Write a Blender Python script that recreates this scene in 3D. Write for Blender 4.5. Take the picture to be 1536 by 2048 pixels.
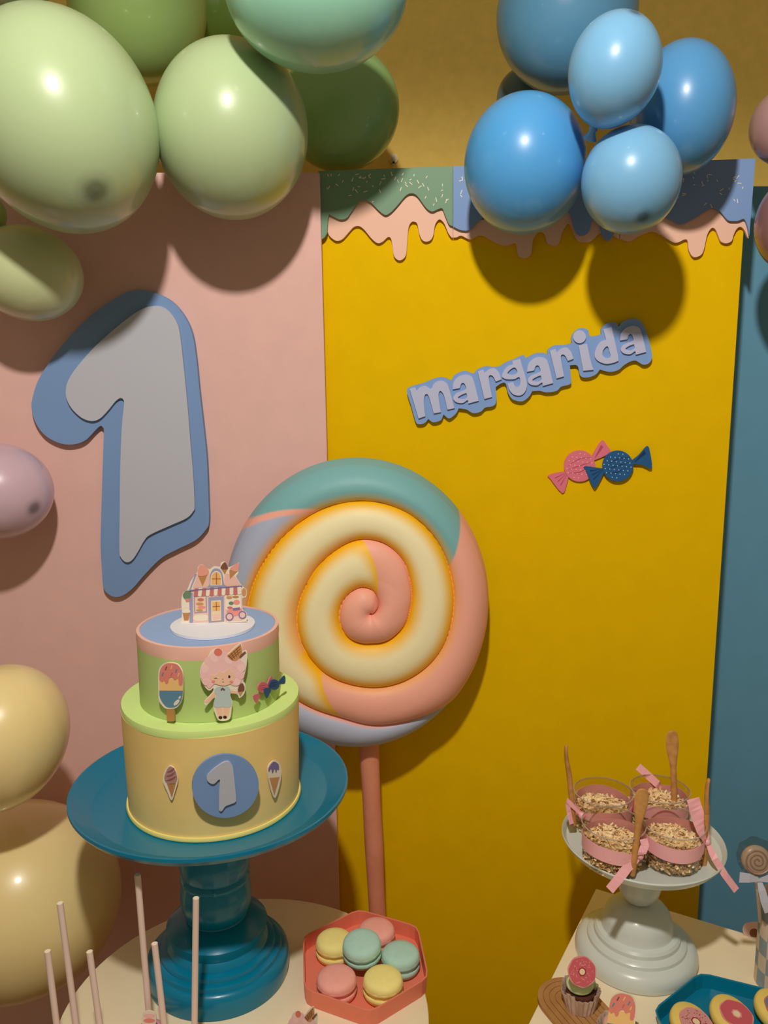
import bpy, bmesh, math, random
import numpy as np
from mathutils import Vector, Matrix
from mathutils.geometry import tessellate_polygon

random.seed(7)
rng = np.random.default_rng(7)
for o in list(bpy.data.objects):
    bpy.data.objects.remove(o)
SC = bpy.context.scene
COL = SC.collection

# ------------------------------------------------------------------ camera
F, PITCH, CAMH = 1700.0, math.radians(10.5), 1.55
cam_d = bpy.data.cameras.new('camera')
cam = bpy.data.objects.new('camera', cam_d)
COL.objects.link(cam)
cam.location = (0, 0, CAMH)
cam.rotation_euler = (math.pi / 2 - PITCH, 0, 0)
cam_d.sensor_fit = 'VERTICAL'
cam_d.sensor_height = 24.0
cam_d.lens = F / 2048 * 24.0
cam_d.clip_start = 0.01
SC.camera = cam

# ------------------------------------------------------------------ light
w = bpy.data.worlds.new('world')
SC.world = w
w.use_nodes = True
bg = w.node_tree.nodes['Background']
bg.inputs[0].default_value = (1.0, 0.80, 0.50, 1)
bg.inputs[1].default_value = 0.21

# the room's ceiling fitting, a little behind and above the photographer; its shade keeps the
# light off the uppermost wall (photometric curve over the angle below the horizontal)
LAMP_W = 58
l = bpy.data.lights.new('ceiling_lamp', 'POINT')
l.energy = LAMP_W
l.color = (1.0, 0.93, 0.84)
l.shadow_soft_size = 0.034
l.use_nodes = True
nt = l.node_tree
em = nt.nodes['Emission']
tcn = nt.nodes.new('ShaderNodeTexCoord')
sep = nt.nodes.new('ShaderNodeSeparateXYZ')
neg = nt.nodes.new('ShaderNodeMath'); neg.operation = 'ABSOLUTE'
rmp = nt.nodes.new('ShaderNodeValToRGB')
nt.links.new(tcn.outputs['Normal'], sep.inputs[0])
nt.links.new(sep.outputs['Z'], neg.inputs[0])
nt.links.new(neg.outputs[0], rmp.inputs['Fac'])
nt.links.new(rmp.outputs['Color'], em.inputs['Strength'])
cr_ = rmp.color_ramp
cr_.interpolation = 'EASE'
for i_, (p_, v_) in enumerate(((0.0, 0.06), (0.19, 0.15), (0.385, 1.0), (0.50, 1.0), (0.80, 1.0), (1.0, 0.95))):
    e_ = cr_.elements[i_] if i_ < 2 else cr_.elements.new(p_)
    if i_ == 1: e_.position = p_
    e_.color = (v_, v_, v_, 1)
lo_ = bpy.data.objects.new('ceiling_lamp', l)
COL.objects.link(lo_)
lo_.location = (-0.06, 0.04, 2.30)

SC.view_settings.view_transform = 'Standard'
SC.view_settings.look = 'None'
SC.view_settings.gamma = 1.0
SC.view_settings.use_curve_mapping = False
SC.view_settings.exposure = 0.0

# ------------------------------------------------------------------ pixel -> place
SP, CP = math.sin(PITCH), math.cos(PITCH)
CAM = np.array([0, 0, CAMH])
def ray(px, py):
    x = (px - 768) / F
    y = -(py - 1024) / F
    return np.array([x, CP + y * SP, -SP + y * CP])
def PD(px, py, D):
    r = ray(px, py); return r * (D / r[1]) + CAM
def PH(px, py, h):
    r = ray(px, py); return r * ((h - CAMH) / r[2]) + CAM
def PP(px, py, pl):
    o, n = pl; r = ray(px, py)
    return CAM + r * (np.dot(o - CAM, n) / np.dot(r, n))
def depth(p):
    return p[1] * CP - (p[2] - CAMH) * SP
def tr(pts, s, ox, oy):
    return [(p[0] / s + ox, p[1] / s + oy) + tuple(p[2:]) for p in pts]
def V(*a):
    return np.array(a, float)

# ------------------------------------------------------------------ materials
def lin(c):
    return tuple(((v / 255) / 12.92 if v / 255 <= 0.04045 else ((v / 255 + 0.055) / 1.055) ** 2.4) for v in c)
MATS = {}
def mat(name, c, rough=0.6, spec=0.4, coat=0.0, noise=0.0, nscale=40, bump=0.0, bscale=200, sss=0.0, attr=None, c2=None, metal=0.0):
    if name in MATS:
        return MATS[name]
    m = bpy.data.materials.new(name)
    m.use_nodes = True
    nt = m.node_tree
    b = nt.nodes['Principled BSDF']
    L = lin(c)
    b.inputs['Base Color'].default_value = (*L, 1)
    b.inputs['Roughness'].default_value = rough
    b.inputs['Specular IOR Level'].default_value = spec
    b.inputs['Coat Weight'].default_value = coat
    b.inputs['Coat Roughness'].default_value = 0.08
    b.inputs['Metallic'].default_value = metal
    if sss:
        b.inputs['Subsurface Weight'].default_value = sss
        b.inputs['Subsurface Radius'].default_value = (0.02, 0.015, 0.01)
        b.inputs['Subsurface Scale'].default_value = 0.5
    tc = nt.nodes.new('ShaderNodeTexCoord')
    if attr:
        a = nt.nodes.new('ShaderNodeAttribute')
        a.attribute_name = attr
        nt.links.new(a.outputs['Color'], b.inputs['Base Color'])
    elif noise or c2:
        n = nt.nodes.new('ShaderNodeTexNoise')
        n.inputs['Scale'].default_value = nscale
        n.inputs['Detail'].default_value = 4
        nt.links.new(tc.outputs['Object'], n.inputs['Vector'])
        r = nt.nodes.new('ShaderNodeValToRGB')
        r.color_ramp.elements[0].position = 0.3
        r.color_ramp.elements[1].position = 0.7
        lo = lin(c2) if c2 else tuple(v * (1 - noise) for v in L)
        r.color_ramp.elements[0].color = (*lo, 1)
        r.color_ramp.elements[1].color = (*(L if c2 else tuple(min(1, v * (1 + noise * 0.6)) for v in L)), 1)
        nt.links.new(n.outputs['Fac'], r.inputs['Fac'])
        nt.links.new(r.outputs['Color'], b.inputs['Base Color'])
    if bump:
        n2 = nt.nodes.new('ShaderNodeTexNoise')
        n2.inputs['Scale'].default_value = bscale
        n2.inputs['Detail'].default_value = 3
        nt.links.new(tc.outputs['Object'], n2.inputs['Vector'])
        bp = nt.nodes.new('ShaderNodeBump')
        bp.inputs['Strength'].default_value = bump
        bp.inputs['Distance'].default_value = 0.002
        nt.links.new(n2.outputs['Fac'], bp.inputs['Height'])
        nt.links.new(bp.outputs['Normal'], b.inputs['Normal'])
    MATS[name] = m
    return m
def clear_mat(name, tint, gloss=0.9):
    """thin clear plastic: mostly see-through, mirror-like towards the edges"""
    m = bpy.data.materials.new(name)
    m.use_nodes = True
    nt = m.node_tree
    nt.nodes.remove(nt.nodes['Principled BSDF'])
    out = nt.nodes['Material Output']
    t = nt.nodes.new('ShaderNodeBsdfTransparent')
    t.inputs[0].default_value = (*lin(tint), 1)
    g = nt.nodes.new('ShaderNodeBsdfGlossy')
    g.inputs['Color'].default_value = (gloss, gloss, gloss, 1)
    g.inputs['Roughness'].default_value = 0.08
    lw_ = nt.nodes.new('ShaderNodeLayerWeight')
    lw_.inputs['Blend'].default_value = 0.35
    pw = nt.nodes.new('ShaderNodeMath'); pw.operation = 'POWER'; pw.inputs[1].default_value = 2.2
    nt.links.new(lw_.outputs['Facing'], pw.inputs[0])
    f = nt.nodes.new('ShaderNodeMath'); f.operation = 'MULTIPLY_ADD'; f.inputs[1].default_value = 0.45; f.inputs[2].default_value = 0.04
    nt.links.new(pw.outputs[0], f.inputs[0])
    mx = nt.nodes.new('ShaderNodeMixShader')
    nt.links.new(f.outputs[0], mx.inputs[0])
    nt.links.new(t.outputs[0], mx.inputs[1])
    nt.links.new(g.outputs[0], mx.inputs[2])
    nt.links.new(mx.outputs[0], out.inputs['Surface'])
    MATS[name] = m
    return m
def latex(name, c, tip):
    """balloon skin; the thick latex of the crown tip is darker and sits at local +Z"""
    m = bpy.data.materials.new(name)
    m.use_nodes = True
    nt = m.node_tree
    b = nt.nodes['Principled BSDF']
    b.inputs['Roughness'].default_value = 0.33
    b.inputs['Specular IOR Level'].default_value = 0.42
    b.inputs['Coat Weight'].default_value = 0.45
    b.inputs['Coat Roughness'].default_value = 0.10
    a = nt.nodes.new('ShaderNodeAttribute')
    a.attribute_name = 'tip'
    mx = nt.nodes.new('ShaderNodeMix')
    mx.data_type = 'RGBA'
    mx.inputs[6].default_value = (*lin(c), 1)
    mx.inputs[7].default_value = (*lin(tip), 1)
    nt.links.new(a.outputs['Fac'], mx.inputs[0])
    nt.links.new(mx.outputs[2], b.inputs['Base Color'])
    nt.links.new(mx.outputs[2], b.inputs['Subsurface Radius'])
    b.inputs['Subsurface Weight'].default_value = 0.25
    b.inputs['Subsurface Scale'].default_value = 0.03
    MATS[name] = m
    return m

# ------------------------------------------------------------------ object helpers
def tag(o, label=None, cat=None, group=None, kind=None):
    if label: o['label'] = label
    if cat: o['category'] = cat
    if group: o['group'] = group
    if kind: o['kind'] = kind
    return o
def wloc(o):
    p = Vector((0, 0, 0))
    while o is not None:
        p += o.location
        o = o.parent
    return p
def thing(name, loc, label, cat, group=None):
    o = bpy.data.objects.new(name, None)
    o.empty_display_size = 0.02
    COL.objects.link(o)
    o.location = Vector([float(v) for v in loc])
    return tag(o, label, cat, group)
def mesh_obj(name, verts, faces, m, parent=None, smooth=False, origin=None, label=None):
    """verts in world space; the object sits at origin (or at its parent)"""
    verts = np.asarray(verts, float)
    if origin is None:
        origin = wloc(parent) if parent else Vector(verts.mean(0))
    origin = Vector([float(v) for v in origin])
    me = bpy.data.meshes.new(name)
    me.from_pydata((verts - np.array(origin)).tolist(), [], [tuple(int(i) for i in f) for f in faces])
    bm = bmesh.new(); bm.from_mesh(me)
    bmesh.ops.recalc_face_normals(bm, faces=bm.faces)
    bm.to_mesh(me); bm.free()
    if smooth:
        me.polygons.foreach_set('use_smooth', [True] * len(me.polygons))
    if m: me.materials.append(m)
    o = bpy.data.objects.new(name, me)
    COL.objects.link(o)
    if parent:
        o.parent = parent
        o.location = origin - wloc(parent)
    else:
        o.location = origin
    if label: o['label'] = label
    return o
def join_geo(parts):
    vs, fs, k = [], [], 0
    for v, f in parts:
        vs += [tuple(p) for p in v]
        fs += [tuple(i + k for i in q) for q in f]
        k += len(v)
    return vs, fs
def lathe_geo(prof, seg=48, c=(0, 0, 0), wob=None, cap=True):
    vs, fs = [], []
    n = len(prof)
    for i in range(seg):
        a = 2 * math.pi * i / seg
        for (r, z) in prof:
            k = wob(a, z) if wob else 1.0
            vs.append((c[0] + r * k * math.cos(a), c[1] + r * k * math.sin(a), c[2] + z))
    for i in range(seg):
        j = (i + 1) % seg
        for k in range(n - 1):
            fs.append((i * n + k, j * n + k, j * n + k + 1, i * n + k + 1))
    # close ends on the axis
    for k in (0, n - 1):
        if cap and prof[k][0] > 1e-5:
            fs.append(tuple(i * n + k for i in range(seg)))
    return vs, fs
def weld(o, d=1e-5):
    bm = bmesh.new(); bm.from_mesh(o.data)
    bmesh.ops.remove_doubles(bm, verts=bm.verts, dist=d)
    bmesh.ops.recalc_face_normals(bm, faces=bm.faces)
    bm.to_mesh(o.data); bm.free()
    return o
def sharp(o, deg=40):
    o.data.polygons.foreach_set('use_smooth', [True] * len(o.data.polygons))
    try:
        o.data.set_sharp_from_angle(angle=math.radians(deg))
    except Exception:
        pass
    return o
def lathe(name, prof, c, m, parent, seg=48, wob=None, deg=50, label=None, cap=True):
    v, f = lathe_geo(prof, seg, c, wob, cap)
    o = mesh_obj(name, v, f, m, parent, label=label)
    weld(o)
    return sharp(o, deg)
def catmull(pts, n=5, closed=True):
    """points with a third value are sharp corners"""
    P = [V(p[0], p[1]) for p in pts]
    S = [len(p) > 2 for p in pts]
    N = len(P)
    out = []
    for i in range(N if closed else N - 1):
        p1, p2 = P[i], P[(i + 1) % N]
        p0 = P[i - 1] if (closed or i > 0) else p1
        p3 = P[(i + 2) % N] if (closed or i + 2 < N) else p2
        if S[i]: p0 = p1 * 2 - p2
        if S[(i + 1) % N]: p3 = p2 * 2 - p1
        if S[i] and S[(i + 1) % N]:
            out.append(tuple(p1)); continue
        for k in range(n):
            t = k / n
            q = 0.5 * ((2 * p1) + (-p0 + p2) * t + (2 * p0 - 5 * p1 + 4 * p2 - p3) * t * t + (-p0 + 3 * p1 - 3 * p2 + p3) * t ** 3)
            out.append(tuple(q))
    if not closed: out.append(tuple(P[-1]))
    return out
def ell(cx, cy, rx, ry, n=32, rot=0):
    c, s = math.cos(rot), math.sin(rot)
    return [(cx + rx * math.cos(t) * c - ry * math.sin(t) * s, cy + rx * math.cos(t) * s + ry * math.sin(t) * c) for t in [2 * math.pi * i / n for i in range(n)]]
def slab_geo(loops3, n, t):
    """loops3: list of closed 3D loops on one plane (first is the outline, others holes), raised by t along n"""
    n = np.array(n, float)
    flat = [p for l in loops3 for p in l]
    tri = tessellate_polygon([[Vector([float(c) for c in p]) for p in l] for l in loops3])
    N = len(flat)
    vs = [tuple(p) for p in flat] + [tuple(np.array(p) + n * t) for p in flat]
    fs = [tuple(q) for q in tri] + [tuple(i + N for i in reversed(q)) for q in tri]
    k = 0
    for l in loops3:
        m = len(l)
        for i in range(m):
            j = (i + 1) % m
            fs.append((k + i, k + j, N + k + j, N + k + i))
        k += m
    return vs, fs
def cut(name, loops, pl, off, t, m, parent=None, sm=5, label=None, origin=None):
    """board or print with outline given where it is seen, lying on plane pl raised by off, t thick"""
    o, n = pl
    q = (o + n * off, n)
    L3 = []
    for l in loops:
        pts = catmull(l, sm) if sm else [p[:2] for p in l]
        L3.append([PP(x, y, q) for x, y in pts])
    v, f = slab_geo(L3, n, t)
    return mesh_obj(name, v, f, m, parent, label=label, origin=origin)
def cuts(name, polys, pl, off, t, m, parent=None, sm=0, kind=None):
    """several tiny printed marks of one kind as one part"""
    o, n = pl
    q = (o + n * off, n)
    geo = []
    for l in polys:
        pts = catmull(l, sm) if sm else l
        geo.append(slab_geo([[PP(p[0], p[1], q) for p in pts]], n, t))
    v, f = join_geo(geo)
    ob = mesh_obj(name, v, f, m, parent)
    if kind: ob['kind'] = kind
    return ob
def bevel(o, wd=0.001, seg=2):
    md = o.modifiers.new('bevel', 'BEVEL')
    md.width = wd; md.segments = seg; md.limit_method = 'ANGLE'; md.angle_limit = math.radians(50)
    return o
def tube_geo(path, rad, seg=12, cap=True):
    path = [V(*p) for p in path]
    n = len(path)
    rad = [rad] * n if np.isscalar(rad) else rad
    vs, fs = [], []
    t0 = path[1] - path[0]
    ref = V(0, 0, 1) if abs(t0[2]) < 0.8 * np.linalg.norm(t0) else V(1, 0, 0)
    for i, p in enumerate(path):
        t = path[min(i + 1, n - 1)] - path[max(i - 1, 0)]
        t /= np.linalg.norm(t)
        u = np.cross(t, ref); u /= np.linalg.norm(u)
        ref = np.cross(u, t)
        for k in range(seg):
            a = 2 * math.pi * k / seg
            vs.append(tuple(p + rad[i] * (math.cos(a) * u + math.sin(a) * ref)))
    for i in range(n - 1):
        for k in range(seg):
            j = (k + 1) % seg
            fs.append((i * seg + k, i * seg + j, (i + 1) * seg + j, (i + 1) * seg + k))
    if cap:
        fs.append(tuple(range(seg)))
        fs.append(tuple((n - 1) * seg + k for k in range(seg)))
    return vs, fs
def box_geo(x0, x1, y0, y1, z0, z1):
    v = [(x, y, z) for x in (x0, x1) for y in (y0, y1) for z in (z0, z1)]
    return v, [(0, 1, 3, 2), (4, 6, 7, 5), (0, 4, 5, 1), (2, 3, 7, 6), (0, 2, 6, 4), (1, 5, 7, 3)]
def prism(loop2, z0, z1):
    """vertical prism over an xy loop"""
    return slab_geo([[(p[0], p[1], z0) for p in loop2]], (0, 0, 1), z1 - z0)
def copy_tree(o, loc=None, parent=None):
    c = o.copy()
    COL.objects.link(c)
    c.parent = parent
    if loc is not None: c.location = Vector([float(v) for v in loc])
    for ch in [x for x in bpy.data.objects if x.parent == o]:
        copy_tree(ch, None, c)
    return c

# ------------------------------------------------------------------ the setting
m_wall = mat('wall_paint', (238, 204, 106), 0.85, 0.2, noise=0.05, nscale=60, bump=0.15, bscale=160)
WALL = 1.46
v, f = box_geo(-2.2, 2.2, WALL, WALL + 0.12, 0, 2.6)
tag(mesh_obj('wall_back', v, f, m_wall), 'dim ochre painted wall behind the party backdrop', None, None, 'structure')
v, f = box_geo(-2.2, 2.2, -1.2, WALL, -0.1, 0)
tag(mesh_obj('floor', v, f, mat('floor_tile', (120, 82, 58), 0.5, 0.4, noise=0.15, nscale=6)), 'brown floor under the backdrop', None, None, 'structure')

# backdrop panels ---------------------------------------------------------
TL, TR = V(-0.0856, 1.20, 1.789), V(0.4539, 1.1313, 1.789)
d = TR - TL; d /= np.linalg.norm(d)
NY = V(d[1], -d[0], 0)                      # yellow panel's normal, towards the room
YEL = (TL, NY)
PNK = (V(0, 1.180, 0), V(0, -1, 0))
TEA = (V(0, 1.235, 0), V(0, -1, 0))
def edge_down(a, b, pl):
    """line through two seen points of an upright edge, run down to the floor"""
    A, B = PP(*a, pl), PP(*b, pl)
    t = (0 - A[2]) / (B[2] - A[2])
    return A, A + (B - A) * t
def panel(name, quad, pl, th, m, label):
    r = thing(name, ((quad[0] + quad[1] + quad[2] + quad[3]) / 4 * V(1, 1, 0)), label, 'panel', 'backdrop panels')
    v, f = slab_geo([quad], -pl[1], th)
    bevel(mesh_obj('board', v, f, m, r), 0.0015)
    # strut that keeps the board upright
    c = (quad[0] + quad[1] + quad[2] + quad[3]) / 4
    b = c - pl[1] * th
    w_ = 0.02
    v, f = box_geo(b[0] - w_, b[0] + w_, b[1] + 0.001, b[1] + 0.012, 0.0, 1.2)
    mesh_obj('strut', v, f, mat('raw_wood', (150, 115, 75), 0.7, noise=0.2), r)
    return r
m_pink = mat('pink_board', (228, 184, 176), 0.75, 0.2, noise=0.03, nscale=30, bump=0.08, bscale=500)
m_yel = mat('yellow_board', (232, 188, 0), 0.8, 0.08, noise=0.03, nscale=30, bump=0.08, bscale=500)
m_teal = mat('teal_board', (102, 157, 188), 0.75, 0.22, noise=0.03, nscale=30)
pr_t, pr_b = edge_down((639, 345), (678, 1790), PNK)
pl_t, pl_b = V(-0.70, 1.18, pr_t[2]), V(-0.70, 1.18, 0)
panel('backdrop_panel', [pl_t, pr_t, pr_b, pl_b], PNK, 0.012, m_pink, 'tall pale pink backdrop panel carrying the big number one')
yl_t, yl_b = edge_down((640, 346), (679, 1790), YEL)
yl_t -= d * 0.03; yl_b -= d * 0.03
yr_t, yr_b = edge_down((1497, 322), (1395, 1840), YEL)
panel('backdrop_panel', [yl_t, yr_t, yr_b, yl_b], YEL, 0.012, m_yel, 'tall mustard yellow backdrop panel with name sign and candies')
tt = PD(1500, 372, 1.235)
panel('backdrop_panel', [V(0.36, 1.235, tt[2]), V(0.95, 1.235, tt[2]), V(0.95, 1.235, 0), V(0.36, 1.235, 0)], TEA, 0.012, m_teal, 'teal backdrop panel set back at the right edge')

# icing cut-outs along the top of the yellow panel -------------------------
m_drip = mat('pink_foam', (238, 190, 168), 0.55, 0.3)
m_gice = mat('green_foam', (118, 152, 124), 0.55, 0.3)
m_bice = mat('blue_foam', (122, 152, 202), 0.55, 0.3)
m_spr = mat('sprinkle_print', (240, 232, 205), 0.6)
A5 = lambda p: tr(p, 3.413, 630, 320)
A6 = lambda p: tr(p, 3.227, 1060, 300)
gb = A5([(942, 455), (915, 440), (885, 370), (870, 335), (840, 340), (800, 355), (760, 330), (700, 250), (660, 232), (620, 250), (560, 320), (515, 365), (480, 378), (440, 350), (390, 300), (345, 278), (300, 290), (250, 360), (220, 400), (180, 410), (140, 395), (100, 375, 1), (92, 420), (88, 480), (85, 505), (70, 530), (50, 545)])
gsheet = A5([(26, 80, 1), (942, 48, 1)]) + [gb[0] + (1,)] + gb[1:-1] + [gb[-1] + (1,)]
gd = A5([(940, 400, 1), (100, 330, 1), (92, 420), (95, 505), (130, 545), (160, 555), (195, 540), (240, 490), (270, 460), (305, 455), (340, 480), (390, 540), (430, 570), (465, 560), (500, 530), (520, 538), (530, 580), (540, 650), (560, 680), (585, 687), (610, 672), (625, 640), (632, 560), (640, 470), (658, 430), (680, 425), (700, 440), (715, 510), (735, 550), (765, 560), (795, 545), (810, 510), (820, 450), (840, 415), (860, 412), (885, 440), (910, 500), (932, 530), (942, 533, 1)])
gd[0] = A5([(942, 440)])[0] + (1,)
gd = [gd[0]] + [A5([(880, 340)])[0] + (1,), A5([(660, 200)])[0] + (1,), A5([(340, 250)])[0] + (1,)] + gd[1:]
# middle, blue
msheet = A5([(944, 48, 1)]) + [(1238, 329, 1), (1238, 420, 1), (1229, 460), (1222, 478), (1212, 482), (1203, 470), (1198, 452), (1185, 440), (1178, 462), (1168, 471), (1155, 470), (1147, 455), (1140, 430), (1120, 420), (1090, 436), (1060, 452), (1010, 440), (985, 432), (960, 440), (945, 456)] + A5([(1040, 485), (990, 480), (944, 458, 1)])
md_ = A5([(944, 440, 1), (944, 533, 1), (970, 530), (1000, 520), (1060, 545), (1110, 520), (1150, 520), (1200, 550), (1280, 585), (1330, 580), (1362, 570), (1375, 590), (1385, 650), (1420, 672), (1450, 667), (1475, 640), (1485, 560), (1500, 525)]) + A6([(60, 530), (92, 545), (110, 600), (150, 620), (185, 605), (205, 540), (235, 485), (250, 480), (270, 510), (300, 580), (350, 598), (400, 585), (450, 540), (500, 540), (574, 577, 1)]) + [(1238, 400, 1)]
# right, blue
rsheet = [(1239, 329, 1)] + A6([(1448, 60, 1), (1408, 560, 1), (1398, 500), (1375, 450), (1340, 460), (1310, 462), (1270, 455), (1220, 400), (1180, 380), (1150, 385), (1080, 430), (1000, 475), (950, 480), (900, 450), (800, 420), (700, 450), (630, 470)]) + [(1239, 452, 1)]
rd_ = A6([(1390, 460, 1), (1408, 572, 1), (1398, 568), (1380, 525), (1355, 500), (1330, 510), (1310, 545), (1295, 590), (1260, 605), (1225, 592), (1210, 560), (1190, 515), (1165, 508), (1138, 550), (1120, 630), (1105, 672), (1075, 692), (1045, 690), (1020, 650), (1005, 580), (930, 602), (840, 552), (780, 530), (700, 560), (640, 592), (578, 577, 1), (578, 400, 1), (1150, 340, 1)])
ice_labels = ['green sprinkled icing cut-out with peach drips at panel top left', 'blue icing cut-out with peach drips half hidden behind blue balloons', 'blue sprinkled icing cut-out with peach drips at panel top right']
for lab, sheet, drip, ms, x0, x1 in ((ice_labels[0], gsheet, gd, m_gice, 645, 900), (ice_labels[1], msheet, md_, m_bice, 914, 1230), (ice_labels[2], rsheet, rd_, m_bice, 1245, 1490)):
    r = thing('icing_cutout', PP((x0 + x1) / 2, 400, YEL), lab, 'decoration', 'icing cut-outs on the yellow panel')
    bevel(cut('drip', [drip], YEL, 0.001, 0.005, m_drip, r), 0.0022, 3)
    bevel(cut('icing', [sheet], YEL, 0.0062, 0.005, ms, r), 0.0022, 3)
    pol = []
    for k in range(52 if ms is m_gice else 60):
        cx, cy = random.uniform(x0 + 4, x1 - 4), random.uniform(346, 412)
        if ms is m_bice and x0 < 1000: cy = random.uniform(340, 420)
        top = 345 - (cx - 640) * 0.03
        cy = max(cy, top + 6)
        if ms is m_gice and cy > 388 and not (650 < cx < 700 or 740 < cx < 800 or cx > 850): cy = random.uniform(350, 384)
        if ms is m_gice and 790 < cx < 850: cy = random.uniform(346, 382)
        a = random.gauss(0.9, 0.8); l = random.uniform(1.8, 4.6); wd = 0.7
        ux, uy = math.cos(a), -math.sin(a)
        pol.append([(cx - ux * l - uy * wd, cy - uy * l + ux * wd), (cx + ux * l - uy * wd, cy + uy * l + ux * wd), (cx + ux * l + uy * wd, cy + uy * l - ux * wd), (cx - ux * l + uy * wd, cy - uy * l - ux * wd)])
    cuts('sprinkles', pol, YEL, 0.0113, 0.0003, m_spr, r, kind='stuff')

# big number one ------------------------------------------------------------
A3 = lambda p: tr(p, 3.072, 0, 560)
one_out = [(870, 65), (960, 80), (1060, 130), (1140, 220), (1190, 330), (1215, 480), (1235, 680), (1260, 900), (1280, 1100), (1290, 1350), (1292, 1480), (1270, 1530), (1210, 1590), (1100, 1645), (1000, 1700), (900, 1800), (830, 1880), (770, 1925), (715, 1935), (670, 1910), (648, 1870), (640, 1780), (632, 1600), (640, 1300), (648, 1050), (652, 925), (648, 905), (632, 893), (600, 920), (540, 980), (470, 1005), (390, 1000), (300, 955), (240, 880), (212, 790), (218, 720), (250, 620), (310, 520), (400, 400), (500, 290), (600, 200), (700, 130), (790, 80)]
one_in = [(940, 162), (1000, 165), (1050, 200), (1090, 260), (1110, 330), (1130, 500), (1155, 750), (1175, 1000), (1192, 1200), (1200, 1380), (1190, 1420), (1150, 1460), (1050, 1505), (930, 1560), (890, 1600), (850, 1670), (815, 1718), (780, 1728), (750, 1700), (740, 1650), (742, 1400), (745, 1150), (755, 900), (768, 770), (765, 735), (745, 725), (715, 745), (670, 800), (620, 850), (570, 865), (510, 845), (450, 790), (418, 730), (413, 670), (430, 610), (480, 535), (580, 420), (700, 310), (820, 215), (890, 175)]
m_b1 = mat('periwinkle_board', (122, 153, 200), 0.7, 0.25, bump=0.05, bscale=400)
m_g1 = mat('pale_grey_board', (186, 188, 200), 0.7, 0.25, bump=0.05, bscale=400)
r = thing('number_cutout', PP(250, 900, PNK), 'large pale grey number one on blue board, on the pink panel', 'number sign')
bevel(cut('backing', [A3(one_out)], PNK, 0.0015, 0.010, m_b1, r), 0.0008)
bevel(cut('numeral', [A3(one_in)], PNK, 0.0118, 0.005, m_g1, r), 0.0008)

# name sign -----------------------------------------------------------------
A4 = lambda p, dx=0, dy=0: tr([(q[0] + dx, q[1] + dy) + tuple(q[2:]) for q in p], 2.648, 780, 600)
back = [(92, 478), (120, 455), (180, 438), (235, 415), (280, 408), (325, 425, 1), (345, 395), (395, 375), (440, 388), (465, 365), (510, 350), (545, 354), (580, 350), (610, 330), (650, 315), (680, 300), (708, 292), (720, 305), (770, 282), (810, 280), (832, 290, 1), (835, 262), (870, 240), (920, 238), (962, 228, 1), (958, 200), (975, 168), (1010, 148), (1045, 160), (1055, 190), (1085, 190), (1115, 182, 1), (1118, 150), (1150, 122), (1190, 120), (1207, 142, 1), (1230, 115), (1280, 100), (1320, 110), (1345, 150), (1365, 210), (1380, 270), (1382, 310), (1365, 335), (1335, 342), (1300, 322), (1270, 325), (1235, 345), (1205, 370), (1160, 380), (1108, 368, 1), (1085, 395), (1040, 410), (1005, 400), (990, 348), (950, 345, 1), (957, 420), (950, 445), (905, 458), (880, 480), (830, 488), (790, 480), (752, 482, 1), (735, 510), (700, 535), (650, 525), (625, 490), (612, 442), (590, 440), (560, 460, 1), (563, 535), (545, 560), (505, 568), (480, 590), (440, 597), (405, 578), (365, 572, 1), (350, 600), (315, 625), (285, 605, 1), (270, 635), (230, 645), (205, 628, 1), (185, 650), (155, 655), (138, 640), (115, 560)]
L_m = [(105, 470, 1), (135, 462, 1), (143, 478), (162, 460), (190, 455), (218, 470), (235, 440), (270, 427), (302, 442), (320, 490), (342, 572, 1), (305, 580, 1), (288, 510), (273, 484), (262, 485), (258, 515), (270, 593, 1), (232, 600, 1), (213, 530), (200, 500), (186, 503), (180, 540), (187, 615, 1), (152, 627, 1)]
L_a = [(1217, 215, 1), (1222, 178), (1245, 150), (1280, 137), (1315, 145), (1332, 180), (1355, 275, 1), (1300, 290, 1), (1296, 272), (1270, 287), (1235, 282), (1220, 260), (1238, 235), (1282, 217), (1288, 205), (1278, 183), (1264, 184), (1255, 208, 1)]
H_a = [(1245, 258), (1268, 242), (1290, 234, 1), (1293, 256), (1270, 267)]
L_r = [(465, 378, 1), (495, 368, 1), (501, 384), (525, 366), (555, 362), (577, 385), (590, 420, 1), (560, 432, 1), (546, 405), (530, 398), (523, 420), (540, 513, 1), (500, 524, 1)]
L_g = [(592, 402), (605, 370), (628, 348), (650, 342, 1), (648, 322, 1), (690, 312, 1), (698, 345), (715, 400), (725, 450), (715, 485), (690, 505), (655, 500), (632, 475), (622, 442, 1), (652, 434, 1), (662, 456), (680, 458), (690, 438), (684, 408), (660, 418), (625, 420), (603, 414)]
H_g = [(622, 388), (640, 366), (662, 358), (674, 382), (652, 396)]
L_i = [(997, 240, 1), (1043, 232, 1), (1062, 320), (1077, 370, 1), (1022, 375, 1), (1010, 310)]
L_d = [(1128, 155, 1), (1172, 143, 1), (1185, 200), (1205, 290), (1208, 322, 1), (1180, 333), (1140, 338), (1100, 322), (1082, 295), (1090, 255), (1115, 220), (1143, 210, 1)]
H_d = [(1125, 292), (1130, 262), (1150, 245), (1162, 275), (1166, 300), (1145, 308)]
r = thing('name_sign', PP(1070, 740, YEL), 'slanted lettered name sign on the yellow panel', 'sign')
m_nb = mat('name_backing_blue', (130, 163, 218), 0.7, 0.25)
m_nl = mat('name_letter_lilac', (188, 192, 222), 0.7, 0.25)
bevel(cut('backing', [A4(back)], YEL, 0.0012, 0.007, m_nb, r), 0.0006)
def letter(loops, dx=0, dy=0):
    bevel(cut('letter', [A4(l, dx, dy) for l in loops], YEL, 0.0084, 0.003, m_nl, r), 0.0004)
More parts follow.
